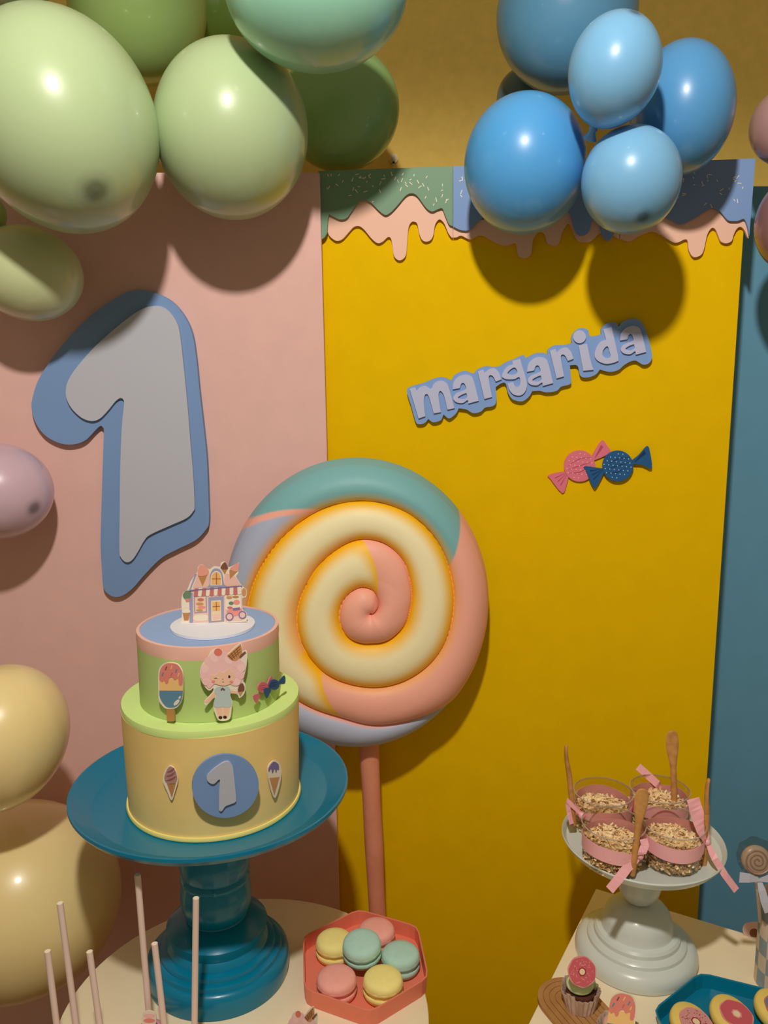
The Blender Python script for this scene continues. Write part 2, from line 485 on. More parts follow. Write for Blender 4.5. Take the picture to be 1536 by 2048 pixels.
letter([L_m]); letter([L_a, H_a], -885, 258); letter([L_r]); letter([L_g, H_g]); letter([L_a, H_a], -492, 165)
letter([L_r], 381, -109)
i_stem = cut('letter', [A4(L_i)], YEL, 0.0084, 0.003, m_nl, r); bevel(i_stem, 0.0004)
bevel(cut('dot', [A4(ell(1003, 195, 34, 34))], YEL, 0.0084, 0.003, m_nl, i_stem, sm=0), 0.0004)
letter([L_d, H_d]); letter([L_a, H_a])

# wrapped candies printed on card --------------------------------------------
def candy(name, pl, T, body, r0, lw, rw, cols, label, off, dots=True, group=None):
    cx, cy = T([body])[0]
    rr = T([(body[0] + r0, body[1])])[0][0] - cx
    t = thing(name, PP(cx, cy, pl), label, 'candy', group)
    c1, c2, c3 = cols
    bevel(cut('sweet', [ell(cx, cy, rr, rr * 1.0, 36)], pl, off, 0.003, c1, t, sm=0), 0.0012, 3)
    for wr in (lw, rw):
        w_ = T(wr)
        o = cut('wrapper_end', [w_], pl, off, 0.0022, c1, t, sm=3)
        k = min(range(len(w_)), key=lambda i: (w_[i][0] - cx) ** 2 + (w_[i][1] - cy) ** 2)
        far = sorted(w_, key=lambda p: -((p[0] - cx) ** 2 + (p[1] - cy) ** 2))
        n0 = w_[k]
        mid = (sum(p[0] for p in w_) / len(w_), sum(p[1] for p in w_) / len(w_))
        fold = []
        for f_ in (0.25, 0.5, 0.75):
            a, b = far[0], far[1]
            if math.dist(a, b) < 6 * rr / 30: b = far[2]
            e = (a[0] + (b[0] - a[0]) * f_, a[1] + (b[1] - a[1]) * f_)
            e = (n0[0] + (e[0] - n0[0]) * 0.8, n0[1] + (e[1] - n0[1]) * 0.8)
            s = (n0[0] + (e[0] - n0[0]) * 0.15, n0[1] + (e[1] - n0[1]) * 0.15)
            wx, wy = -(e[1] - s[1]), e[0] - s[0]
            ll = math.hypot(wx, wy) or 1
            wx, wy = wx / ll * rr * 0.035, wy / ll * rr * 0.035
            fold.append([(s[0], s[1]), (e[0] + wx, e[1] + wy), (e[0] - wx, e[1] - wy)])
        cuts('fold', fold, pl, off + 0.0023, 0.0002, c2, o)
    # wrapper creases and polka dots
    cr = []
    for q in (-0.45, 0.0, 0.4):
        pts = [(cx - rr * 0.75, cy + rr * (0.25 + q * 0.5)), (cx, cy + rr * (q - 0.02)), (cx + rr * 0.78, cy + rr * (q * 0.6 - 0.25)), (cx, cy + rr * (q + 0.04))]
        cr.append(pts)
    cuts('crease', cr, pl, off + 0.0031, 0.0001, c2, t, sm=4)
    if dots:
        dd = []
        st = rr * 0.3
        for i in range(-4, 5):
            for j in range(-4, 5):
                x, y = (i + (j % 2) * 0.5) * st, j * st * 0.87
                if math.hypot(x, y) < rr * 0.9:
                    dd.append(ell(cx + x * 0.97 - y * 0.25, cy + y * 0.97 + x * 0.1, rr * 0.038, rr * 0.038, 8))
        cuts('polka_dots', dd, pl, off + 0.0033, 0.0002, c3, t, kind='stuff')
    return t
cp = (mat('candy_pink', (226, 118, 138), 0.5), mat('candy_pink_dark', (190, 78, 105), 0.5), mat('candy_pink_dot', (250, 190, 200), 0.5))
cb_ = (mat('candy_blue', (28, 88, 142), 0.5), mat('candy_blue_dark', (14, 52, 95), 0.5), mat('candy_blue_dot', (170, 205, 235), 0.5))
candy('candy_cutout', YEL, A4, (1003, 878), 83, [(945, 908, 1), (890, 912), (838, 928), (848, 945), (912, 1022), (935, 975), (948, 922, 1)], [(1068, 826, 1), (1100, 770), (1125, 742), (1145, 765), (1167, 803), (1125, 830), (1078, 848, 1)], cp, 'pink wrapped candy cut-out stuck on the yellow panel', 0.0012)
candy('candy_cutout', YEL, A4, (1205, 878), 82, [(1135, 893, 1), (1085, 886), (1028, 880), (1038, 905), (1076, 992), (1098, 978), (1132, 912, 1)], [(1283, 846, 1), (1318, 818), (1360, 772), (1376, 805), (1385, 890), (1335, 872), (1285, 868, 1)], cb_, 'dark blue wrapped candy cut-out overlapping the pink one', 0.0046)
# ------------------------------------------------------------------ balloons
CR, CU, CB = V(1, 0, 0), V(0, SP, CP), V(0, -CP, SP)      # camera right, up, back
LX = {}
def lx(c, tip=None):
    if c not in LX:
        LX[c] = latex('latex_%d_%d_%d' % c, c, tip or tuple(int(v * 0.62) for v in c))
    return LX[c]
def balloon(px, py, rx, ry, rot, D, c, crown, label, group, rz=None, spot=0.0):
    o = PD(px, py, D)
    z = depth(o)
    cs = 1 / math.sqrt(1 + ((px - 768) ** 2 + (py - 1024) ** 2) / F ** 2)
    k = z / F * math.sqrt(cs)
    a = math.radians(rot)
    e1 = math.cos(a) * CR - math.sin(a) * CU
    e2 = math.sin(a) * CR + math.cos(a) * CU
    A, B, G = rx * k, ry * k, (rz or (rx + ry) / 2) * k
    cr = V(*crown); cr /= np.linalg.norm(cr)
    ref = V(0, 0, 1) if abs(cr[2]) < 0.9 else V(1, 0, 0)
    u = np.cross(cr, ref); u /= np.linalg.norm(u)
    w_ = np.cross(cr, u)
    NS, NR = 56, 40
    vs, fs, tip = [], [], []
    def put(s, q, ang):
        d_ = (math.cos(ang) * u + math.sin(ang) * w_) * q + cr * s
        p = o + e1 * A * d_[0] + e2 * B * d_[1] + CB * G * d_[2]
        vs.append(tuple(p))
    for i in range(NR + 1):
        t = math.pi * i / NR
        s, q = math.cos(t), math.sin(t)
        tip.extend([spot * max(0, min(1, (s - 0.980) / 0.018)) ** 1.5] * NS)
        if s < 0:
            q *= 1 - 0.05 * s * s
            s *= 1 + 0.05 * s * s
        for j in range(NS):
            put(s, q, 2 * math.pi * j / NS)
    for i in range(NR):
        for j in range(NS):
            j2 = (j + 1) % NS
            fs.append((i * NS + j, i * NS + j2, (i + 1) * NS + j2, (i + 1) * NS + j))
    t = thing('balloon', o - V(0, 0, B), label, 'balloon', group)
    b = mesh_obj('skin', vs, fs, lx(c), t, smooth=True)
    at = b.data.attributes.new('tip', 'FLOAT', 'POINT')
    at.data.foreach_set('value', tip)
    # tied neck opposite the crown
    vs2, fs2 = [], []
    n0 = o - (e1 * A * cr[0] + e2 * B * cr[1] + CB * G * cr[2]) * 1.045
    dd = -(e1 * A * cr[0] + e2 * B * cr[1] + CB * G * cr[2]); dd /= np.linalg.norm(dd)
    pts = [(0, 0.006), (0.004, 0.0035), (0.007, 0.005), (0.010, 0.0035), (0.018, 0.008), (0.019, 0.006)]
    v2, f2 = tube_geo([n0 + dd * (p[0] - 0.003) for p in pts], [p[1] for p in pts], 12)
    mesh_obj('knot', v2, f2, lx(c), t, smooth=True)
    return t
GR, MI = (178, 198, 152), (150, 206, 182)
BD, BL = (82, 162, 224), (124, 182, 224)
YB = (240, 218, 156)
g1, g2, g3, g4 = 'green balloons of the garland', 'blue balloon cluster', 'yellow balloons by the table', 'pink and lilac balloons at the frame edges'
balloon(121, 244, 202, 236, -22, 1.0, GR, (0.15, -0.9, 0.42), 'biggest pale green balloon at upper left with dark crown tip', g1, spot=1.0)
balloon(463, 262, 161, 180, 0, 1.072, GR, (0.1, 0.2, 1.0), 'round pale green balloon in front, nearest the pink panel top', g1)
balloon(276, 14, 148, 158, 0, 1.23, (168, 200, 120), (0.0, 0.3, 1.0), 'green balloon behind and between the two large pale green ones', g1)
balloon(632, -28, 200, 168, 0, 0.97, MI, (0.1, 0.1, 1.0), 'mint green balloon cut by the top edge', g1)
balloon(680, 216, 125, 132, 0, 1.24, (150, 190, 120), (0.5, -0.4, 0.6), 'shaded olive green balloon touching the green icing cut-out', g1, rz=85)
balloon(57, 547, 113, 98, 12, 1.10, (198, 206, 158), (-0.2, -0.3, 1.0), 'small pale green balloon hanging under the biggest green one', g1)
balloon(-5, -95, 130, 132, 0, 1.15, GR, (0.0, 0.3, 1.0), 'sliver of green balloon in the top left corner', g1)
balloon(-24, 428, 38, 40, 0, 1.12, (168, 200, 120), (-0.3, 0.3, 1.0), 'tiny green balloon sliver at left edge above the small green one', g1)
balloon(428, 20, 105, 100, 0, 1.375, (140, 178, 84), (0.1, 0.4, 1.0), 'dark green balloon in the gap below the mint one', g1)
balloon(1133, 30, 151, 158, 0, 1.16, (98, 158, 196), (-0.2, 0.4, 1.0), 'large greyish blue balloon at the top, behind the cluster', g2)
balloon(1229, 139, 98, 116, 9, 0.955, BL, (0.1, 0.72, 0.68), 'upright light blue balloon at the top front of the cluster', g2, spot=1.0)
balloon(1365, 217, 106, 138, 0, 1.055, (84, 152, 206), (0.7, 0.1, 0.7), 'blue balloon at the right side of the cluster', g2)
balloon(1050, 329, 127, 141, 0, 1.06, BD, (-0.4, 0.1, 1.0), 'deep blue balloon at the left front of the cluster', g2)
balloon(1262, 360, 103, 110, 0, 0.985, BL, (0.1, -0.88, 0.48), 'light blue balloon lowest in the cluster with dark crown tip', g2, spot=1.0)
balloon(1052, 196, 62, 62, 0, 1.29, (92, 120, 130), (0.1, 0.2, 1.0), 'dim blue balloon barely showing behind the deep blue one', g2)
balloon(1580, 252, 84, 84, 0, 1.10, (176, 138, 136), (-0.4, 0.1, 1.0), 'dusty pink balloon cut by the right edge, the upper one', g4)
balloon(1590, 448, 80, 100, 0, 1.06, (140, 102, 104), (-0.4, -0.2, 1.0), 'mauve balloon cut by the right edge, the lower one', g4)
balloon(-5, 983, 112, 101, 0, 1.105, (206, 176, 190), (0.85, -0.35, 0.4), 'lilac balloon at the left edge beside the number one', g4, spot=1.0)
balloon(0, 1476, 136, 158, 22, 0.955, YB, (0.1, 0.55, 0.8), 'upper pale yellow balloon at the left edge', g3)
balloon(40, 1797, 212, 205, 0, 1.03, YB, (0.1, 0.2, 1.0), 'large lower pale yellow balloon beside the round table', g3)

# wall hook -------------------------------------------------------------------
WP = (V(0, WALL, 0), V(0, -1, 0))
m_hook = mat('white_plastic', (214, 200, 160), 0.4)
r = thing('wall_hook', PP(787, 330, WP), 'small pale plastic hook on the ochre wall above the panel', 'hook')
cut('plate', [ell(787, 318, 9, 10, 20)], WP, 0.0, 0.003, m_hook, r, sm=0)
b = PP(787, 322, WP)
v, f = tube_geo([b + V(0, -0.003, 0.004), b + V(0, -0.010, 0.0), b + V(0, -0.015, -0.006), b + V(0, -0.014, 0.0), b + V(0, -0.015, 0.006)], 0.0022, 8)
mesh_obj('peg', v, f, m_hook, r, smooth=True)
v, f = tube_geo([b + V(0, -0.006, -0.004), b + V(0, -0.006, -0.022)], 0.002, 8)
mesh_obj('tab', v, f, m_hook, r, smooth=True)

# ------------------------------------------------------------------ giant lollipop
LOL = (V(0, 1.135, 0), V(0, -1, 0))
A5c = lambda p: tr(p, 2.695, 430, 880)
gro = [(843, 883), (856, 880), (869, 868), (877, 805), (860, 765), (790, 745), (710, 800), (680, 900), (720, 1000), (850, 1035), (980, 985), (1045, 850), (1045, 720), (1000, 590), (900, 510), (780, 495), (640, 570), (520, 720), (460, 880), (490, 1050), (600, 1190), (760, 1255), (900, 1265), (1080, 1200), (1210, 1070), (1265, 900), (1255, 680), (1180, 500), (1050, 370), (850, 300), (650, 320), (450, 430), (300, 600), (210, 800), (200, 950), (250, 1100), (330, 1230), (470, 1340), (690, 1420), (850, 1470), (1000, 1455), (1130, 1425), (1220, 1400), (1262, 1382), (1315, 1355)]
GC = V(*A5c([(840, 880)])[0])
gp = np.array([V(*q) - GC for q in A5c(gro)])
gth = np.unwrap(np.arctan2(-gp[:, 1], gp[:, 0]))
while gth[0] > math.pi: gth -= 2 * math.pi
while gth[0] < -math.pi: gth += 2 * math.pi
gra = np.hypot(gp[:, 0], gp[:, 1])
fine = np.linspace(gth[0], gth[-1], 900)
raw = np.interp(fine, gth, gra)
ker = np.hanning(25); ker /= ker.sum()
smo = np.convolve(np.pad(raw, 12, mode='edge'), ker, 'valid')
def rg(phi): return np.interp(phi, fine, smo)
# rim outline, about the disc's own centre
RCX, RCY, RRX, RRY = 713.0, 1199.0, 264.0, 284.0
def rim(th):
    dx, dy = math.cos(th), -math.sin(th)
    ox, oy = GC[0] - RCX, GC[1] - RCY
    a = (dx / RRX) ** 2 + (dy / RRY) ** 2
    b_ = 2 * (ox * dx / RRX ** 2 + oy * dy / RRY ** 2)
    c = (ox / RRX) ** 2 + (oy / RRY) ** 2 - 1
    return (-b_ + math.sqrt(b_ * b_ - 4 * a * c)) / (2 * a)
def L_(c): return np.array(lin(c))
C_cream, C_or, C_pink, C_teal, C_lil, C_peach = L_((250, 238, 192)), L_((250, 190, 14)), L_((246, 176, 156)), L_((122, 178, 182)), L_((176, 184, 208)), L_((244, 178, 140))
TW = 2 * math.pi
deg = math.degrees
def band(r_, th):
    """band of the coil at polar position: unrolled angle, inner and outer radius"""
    R = rim(th)
    k = -1
    prev = 0.0
    while True:
        phi = th + TW * k
        if phi < fine[0]:
            k += 1; continue
        if phi > fine[-1]:
            return phi, prev, R, True
        ro = float(rg(phi))
        if r_ <= ro or ro > R:
            return phi, prev, min(ro, R), ro >= R
        prev = ro
        k += 1
def sm_(x):
    x = max(0.0, min(1.0, x)); return x * x * (3 - 2 * x)
def colour(phi, s, outer):
    """airbrushed paint of the coil: pink heart, cream, pink, teal, lilac from the middle outwards"""
    a = deg(phi)
    bl = 1.6
    b1, b2, b3, b4 = 430 + 26 * s, 950 + 26 * s, 1111 + 16 * s, 1200 + 30 * s
    f_in, f_out = sm_((s - 0.02) / 0.36), sm_((1 - s - 0.02) / 0.34)
    f_e = min(1, sm_((a - b1) / 22 + 0.1)) * min(1, sm_((b2 - a) / 14 + 0.05))
    fac = f_in * f_out * f_e
    base = C_peach * 0.5 + C_or * 0.5 if (s < 0.25 and 820 < a < 930) else C_or
    cream = base * (1 - fac) + C_cream * fac
    fac = sm_(s / 0.22)
    pink2 = (C_pink * 0.55 + C_or * 0.45) * (1 - fac) + C_pink * fac
    fac = sm_(s / 0.3)
    teal = (C_or * 0.6 + C_teal * 0.4) * (1 - fac) + C_teal * fac
    fac = sm_(s / (0.35 if a < 1290 else 0.12))
    base = (C_or * 0.5 + C_peach * 0.5) if a < 1300 else C_pink
    lil = base * (1 - fac) + C_lil * fac
    col, idn = C_pink, 0
    for (bd, c_, i_) in ((b1, cream, 1), (b2, pink2, 0), (b3, teal, 2), (b4 - 5, C_pink, 2), (b4, lil, 3)):
        t_ = sm_((a - bd) / bl + 0.5)
        col = col * (1 - t_) + c_ * t_
        if a >= bd: idn = i_
    return col, idn
NT, NRR = 540, 230
LZ = 1.0
def lol_pt(th, r_, h):
    p = PP(GC[0] + r_ * math.cos(th), GC[1] - r_ * math.sin(th), LOL)
    return p + V(0, -h, 0)
grid, gcol, gid = [], [], []
for i in range(NT):
    th = TW * i / NT
    R = rim(th)
    for j in range(NRR + 1):
        r_ = max(0.6, R * (j / NRR))
        phi, ri, ro, outer = band(min(r_, R - 0.01), th)
        wdt = max(ro - ri, 4)
        s = max(0, min(1, (r_ - ri) / wdt))
        prof = math.sqrt(max(0, 1 - (2 * s - 1) ** 2))
        amp = 0.019 * min(1, wdt / 62)
        x = min(1, max(0, 1 - r_ / R))
        dome = 0.030 * math.sqrt(max(0, 1 - (1 - min(1, x / 0.26)) ** 2)) + 0.012 * math.sqrt(max(0, 1 - (r_ / R) ** 2))
        if deg(phi) < 440:                                # bud stands proud in the middle
            amp += 0.006 * max(0, 1 - r_ / 70)
        h = dome + amp * (0.88 * prof + 0.12) * min(1, x / 0.03 + 0.0)
        grid.append(lol_pt(th, r_, h))
        c, idn = colour(phi, s, outer)
        gcol.append(c); gid.append(idn)
W_ = NRR + 1
lp = thing('giant_lollipop', PD(756, 1900, 1.135) * V(1, 1, 0), 'giant painted swirl lollipop prop standing behind the cake', 'lollipop')
parts = {0: ('pink_coil', []), 1: ('cream_coil', []), 2: ('teal_coil', []), 3: ('lilac_coil', [])}
for i in range(NT):
    i2 = (i + 1) % NT
    for j in range(NRR):
        q = (i * W_ + j, i2 * W_ + j, i2 * W_ + j + 1, i * W_ + j + 1)
        ids = [gid[k] for k in q]
        parts[max(set(ids), key=ids.count)][1].append(q)
m_lol = mat('lollipop_paint', (255, 255, 255), 0.5, 0.35, coat=0.0, attr='paint', bump=0.10, bscale=120)
# smooth normals shared over the part borders
G3 = np.array(grid)
nrm = np.zeros_like(G3)
for nm, qs in parts.values():
    qa = np.array(qs)
    n_ = np.cross(G3[qa[:, 2]] - G3[qa[:, 0]], G3[qa[:, 3]] - G3[qa[:, 1]])
    for c in range(4): np.add.at(nrm, qa[:, c], n_)
nrm /= np.linalg.norm(nrm, axis=1)[:, None] + 1e-12
if nrm[:, 1].mean() > 0: nrm = -nrm
gc = np.array(gcol)
for nm, qs in parts.values():
    used, inv = np.unique(np.array(qs).ravel(), return_inverse=True)
    fc = inv.reshape(-1, 4)
    me = bpy.data.meshes.new(nm)
    # faces wound towards the room
    q0 = G3[used]
    nn = np.cross(q0[fc[:, 2]] - q0[fc[:, 0]], q0[fc[:, 3]] - q0[fc[:, 1]])
    if nn[:, 1].sum() > 0: fc = fc[:, ::-1]
    me.from_pydata((q0 - np.array(lp.location)).tolist(), [], fc.tolist())
    me.polygons.foreach_set('use_smooth', [True] * len(me.polygons))
    me.normals_split_custom_set_from_vertices(nrm[used].tolist())
    ca = me.color_attributes.new('paint', 'FLOAT_COLOR', 'POINT')
    ca.data.foreach_set('color', np.c_[gc[used], np.ones(len(used))].ravel())
    me.materials.append(m_lol)
    ob = bpy.data.objects.new(nm, me); COL.objects.link(ob); ob.parent = lp
# rounded back of the disc
vs, fs = [], []
prb = [(1.0, 0.0), (0.995, 0.008), (0.97, 0.020), (0.92, 0.028), (0.8, 0.03), (0.0, 0.03)]
cc = np.array([RCX, RCY])
for i in range(96):
    th = TW * i / 96
    for (k, y) in prb:
        vs.append(tuple(PP(RCX + RRX * k * math.cos(th), RCY - RRY * k * math.sin(th), LOL) + V(0, y, 0)))
n = len(prb)
for i in range(96):
    for k in range(n - 1):
        fs.append((i * n + k, ((i + 1) % 96) * n + k, ((i + 1) % 96) * n + k + 1, i * n + k + 1))
weld(mesh_obj('disc_back', vs, fs, mat('lollipop_back', (176, 184, 208), 0.5), lp, smooth=True))
s0, s1 = PD(737, 1478, 1.135), PD(755, 1830, 1.135)
dirn = (s1 - s0) / (s1[2] - s0[2])
path = [s0 + dirn * (zz - s0[2]) for zz in np.linspace(s0[2] + 0.03, 0.0, 26)]
rad = [0.0143 - 0.0022 * min(1, i / 9) + 0.0005 * math.sin(i * 1.7) for i in range(26)]
v, f = tube_geo(path, rad, 20)
mesh_obj('stick', v, f, mat('stick_paint', (238, 158, 128), 0.6, 0.3, c2=(222, 140, 110), nscale=14, bump=0.25, bscale=70), lp, smooth=True)

# ------------------------------------------------------------------ plinths
T = 0.81
m_tab = mat('cream_plinth', (250, 234, 200), 0.55, 0.35, noise=0.03, nscale=20)
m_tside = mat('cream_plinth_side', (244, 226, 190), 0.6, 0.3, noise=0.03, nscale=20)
PC, PR = V(-0.158, 0.850, 0), 0.209
r = thing('plinth_table', PC, 'round cream plinth table under the blue cake stand', 'table')
lathe('top', [(0, T), (PR - 0.001, T), (PR, T - 0.001), (PR, T - 0.016), (0, T - 0.016)], PC, m_tab, r, 96)
lathe('body', [(0, T - 0.0165), (PR - 0.006, T - 0.0165), (PR - 0.006, 0.001), (0, 0.001)], PC, m_tside, r, 96)
ca_, ang = PH(1192, 1777, T), math.radians(-28.95)
ux, uy = V(math.cos(ang), math.sin(ang), 0), V(math.sin(ang), -math.cos(ang), 0)
sq = [ca_, ca_ + ux * 0.46, ca_ + ux * 0.46 + uy * 0.46, ca_ + uy * 0.46]
r = thing('plinth_table', (sq[0] + sq[2]) / 2 * V(1, 1, 0), 'square cream plinth table under the white cake stand', 'table')
v, f = prism(sq, T - 0.016, T); bevel(mesh_obj('top', v, f, m_tab, r), 0.001)
v, f = prism([p + (((sq[0] + sq[2]) / 2) - p) * 0.012 for p in sq], 0.001, T - 0.0165); mesh_obj('body', v, f, m_tside, r)

# ------------------------------------------------------------------ blue cake stand
m_blue = mat('blue_gloss', (0, 122, 158), 0.28, 0.35, coat=0.2)
bc = PH(432, 1907, T + 0.022)
HP = float(PD(429, 1582, bc[1])[2]); pc = PH(429, 1582, HP)
SXY = V((pc[0] + bc[0]) / 2, (pc[1] + bc[1]) / 2, 0)
PLR = 272 * depth(pc) / F
BSR = 140 * depth(bc) / F
st = thing('cake_stand', SXY + V(0, 0, T), 'glossy teal blue pedestal cake stand carrying the tiered cake', 'cake stand')
S0 = SXY + V(0, 0, 0)
lathe('plate', [(0, HP - 0.010), (PLR * 0.4, HP - 0.010), (PLR * 0.86, HP - 0.006), (PLR * 0.975, HP + 0.004), (PLR, HP + 0.010), (PLR * 0.998, HP + 0.0135), (PLR * 0.985, HP + 0.0135), (PLR * 0.95, HP + 0.0095), (PLR * 0.85, HP + 0.001), (PLR * 0.835, HP), (0, HP)], S0, m_blue, st, 128, deg=25)
zz = lambda t: T + t
lathe('stem', [(0.0, HP - 0.0105), (0.041, HP - 0.0105), (0.043, zz(0.196)), (0.0425, zz(0.184)), (0.039, zz(0.178)), (0.0415, zz(0.168)), (0.0425, zz(0.152)), (0.040, zz(0.138)), (0.0385, zz(0.134)), (0.041, zz(0.131)), (0.041, zz(0.127)), (0.0385, zz(0.124)), (0.041, zz(0.116)), (0.042, zz(0.104)), (0.041, zz(0.092)), (0.0385, zz(0.084)), (0.036, zz(0.080)), (0.037, zz(0.076)), (0.037, zz(0.072)), (0.0, zz(0.072))], S0, m_blue, st, 80, wob=lambda a, z: 1 + (0.012 * abs(math.cos(9 * a)) if z > zz(0.1) else 0), deg=40)
K = BSR
lathe('foot', [(0, zz(0.078)), (0.038, zz(0.078)), (0.050, zz(0.074)), (0.060, zz(0.066)), (K * 0.66, zz(0.052)), (K * 0.70, zz(0.048)), (K * 0.715, zz(0.044)), (K * 0.74, zz(0.044)), (K * 0.80, zz(0.0415)), (K * 0.815, zz(0.037)), (K * 0.85, zz(0.037)), (K * 0.89, zz(0.035)), (K * 0.905, zz(0.031)), (K * 0.94, zz(0.030)), (K * 0.985, zz(0.026)), (K, zz(0.020)), (K, zz(0.010)), (K * 0.985, zz(0.001)), (0, zz(0.001))], S0, m_blue, st, 96, deg=35)

# ------------------------------------------------------------------ two-tier paper cake
CK = PH(430, 1590, HP)
CX = V(CK[0], CK[1], 0)
def zat(py, px=430): return PD(px, py, CK[1])[2]
R1 = 167 * depth(CK) / F
Z1 = zat(1400)                       # top of the lower tier's wall
Z1L = zat(1388)                      # top of its lid
k2 = PD(430, 1382, CK[1]); R2 = 137 * depth(k2) / F
k3 = PD(430, 1249, CK[1]); R3 = 139 * depth(k3) / F
Z3 = k3[2]
RL = 174 * depth(k2) / F
wobf = lambda amp, ph: (lambda a, z: 1 + amp * math.sin(3 * a + ph) + amp * 0.6 * math.sin(5 * a - ph))
m_cy = mat('cake_yellow_paper', (248, 218, 144), 0.6, 0.25, c2=(240, 206, 128), nscale=9, bump=0.12, bscale=30)
m_cg = mat('cake_green_paper', (188, 212, 134), 0.6, 0.25, c2=(182, 204, 126), nscale=12)
m_lid = mat('cake_lime_lid', (214, 240, 150), 0.55, 0.3)
m_bead = mat('cake_bead_yellow', (246, 232, 140), 0.55, 0.3)
m_band = mat('cake_pink_band', (242, 190, 174), 0.55, 0.3)
m_ctop = mat('cake_blue_top', (152, 178, 220), 0.65, 0.25)
ck = thing('tiered_cake', CX + V(0, 0, HP + 0.0005), 'two-tier yellow and green party cake on the blue stand', 'cake')
lathe('lower_tier', [(0, HP + 0.001), (R1 * 0.995, HP + 0.001), (R1 * 1.005, HP + 0.04), (R1 * 1.02, Z1), (0, Z1)], CX, m_cy, ck, 96, wobf(0.003, 0.6))
lathe('base_bead', [(R1 * 0.995, HP + 0.0006), (R1 * 1.020, HP + 0.0006), (R1 * 1.026, HP + 0.0026), (R1 * 1.016, HP + 0.005), (R1 * 0.998, HP + 0.005)], CX, m_bead, ck, 96, wobf(0.003, 0.6), cap=False)
lathe('lid', [(0, Z1 + 0.0003), (RL, Z1 - 0.001), (RL * 1.004, (Z1 + Z1L) / 2), (RL * 0.997, Z1L), (0, Z1L)], CX, m_lid, ck, 96, wobf(0.006, 1.2))
lathe('upper_tier', [(0, Z1L + 0.0003), (R2, Z1L + 0.0003), (R2 * 1.0, Z3 - 0.012), (0, Z3 - 0.012)], CX, m_cg, ck, 96, wobf(0.004, 2.0))
lathe('rim_band', [(R3 * 0.95, Z3 - 0.0145), (R3 * 1.0, Z3 - 0.0145), (R3 * 1.008, Z3 - 0.008), (R3 * 1.0, Z3), (R3 * 0.955, Z3 + 0.0003), (R3 * 0.95, Z3 - 0.004)], CX, m_band, ck, 96, wobf(0.004, 2.0), cap=False)
lathe('top_disc', [(0, Z3 - 0.004), (R3 * 0.955, Z3 - 0.004), (R3 * 0.953, Z3 - 0.0008), (0, Z3 - 0.0008)], CX, m_ctop, ck, 96, wobf(0.004, 2.0))
def cyl_plane(px, py, R, lean=0.0, gap=0.0012):
    r_ = ray(px, py)
    ox, oy = -CX[0], -CX[1]
    a = r_[0] ** 2 + r_[1] ** 2
    b_ = 2 * (ox * r_[0] + oy * r_[1])
    c = ox * ox + oy * oy - R * R
    t = (-b_ - math.sqrt(b_ * b_ - 4 * a * c)) / (2 * a)
    q = CAM + r_ * t
    n_ = V(q[0] - CX[0], q[1] - CX[1], 0); n_ /= np.linalg.norm(n_)
    n_ = n_ + V(0, 0, lean); n_ /= np.linalg.norm(n_)
    return (q + n_ * gap, n_)
A6c = lambda p: tr(p, 3.938, 230, 1110)
A7c = lambda p: tr(p, 2.56, 120, 1380)
def pm(name, c): return mat('print_' + name, c, 0.6, 0.25)
P_white, P_skin, P_hair, P_red, P_brown = pm('white', (238, 226, 206)), pm('skin', (244, 200, 170)), pm('hair', (246, 198, 196)), pm('red', (228, 126, 106)), pm('brown', (150, 96, 62))
P_dark, P_waffle, P_dress, P_cheek, P_tan = pm('dark', (66, 40, 34)), pm('waffle', (206, 150, 98)), pm('dress', (190, 206, 206)), pm('cheek', (238, 150, 140)), pm('tan', (190, 136, 82))
P_orange, P_pblue, P_lav, P_pnk, P_choc = pm('orange', (248, 202, 132)), pm('pop_blue', (98, 142, 172)), pm('lavender', (158, 158, 190)), pm('blush', (236, 198, 188)), pm('choc', (128, 82, 66))
P_salmon, P_leaf, P_glow, P_wine, P_vio = pm('salmon', (230, 138, 124)), pm('leaf', (112, 138, 110)), pm('glow', (240, 184, 112)), pm('wine', (204, 116, 114)), pm('violet', (128, 116, 160))
TH = 0.0002
P_hair2 = pm('hair_light', (250, 208, 204))
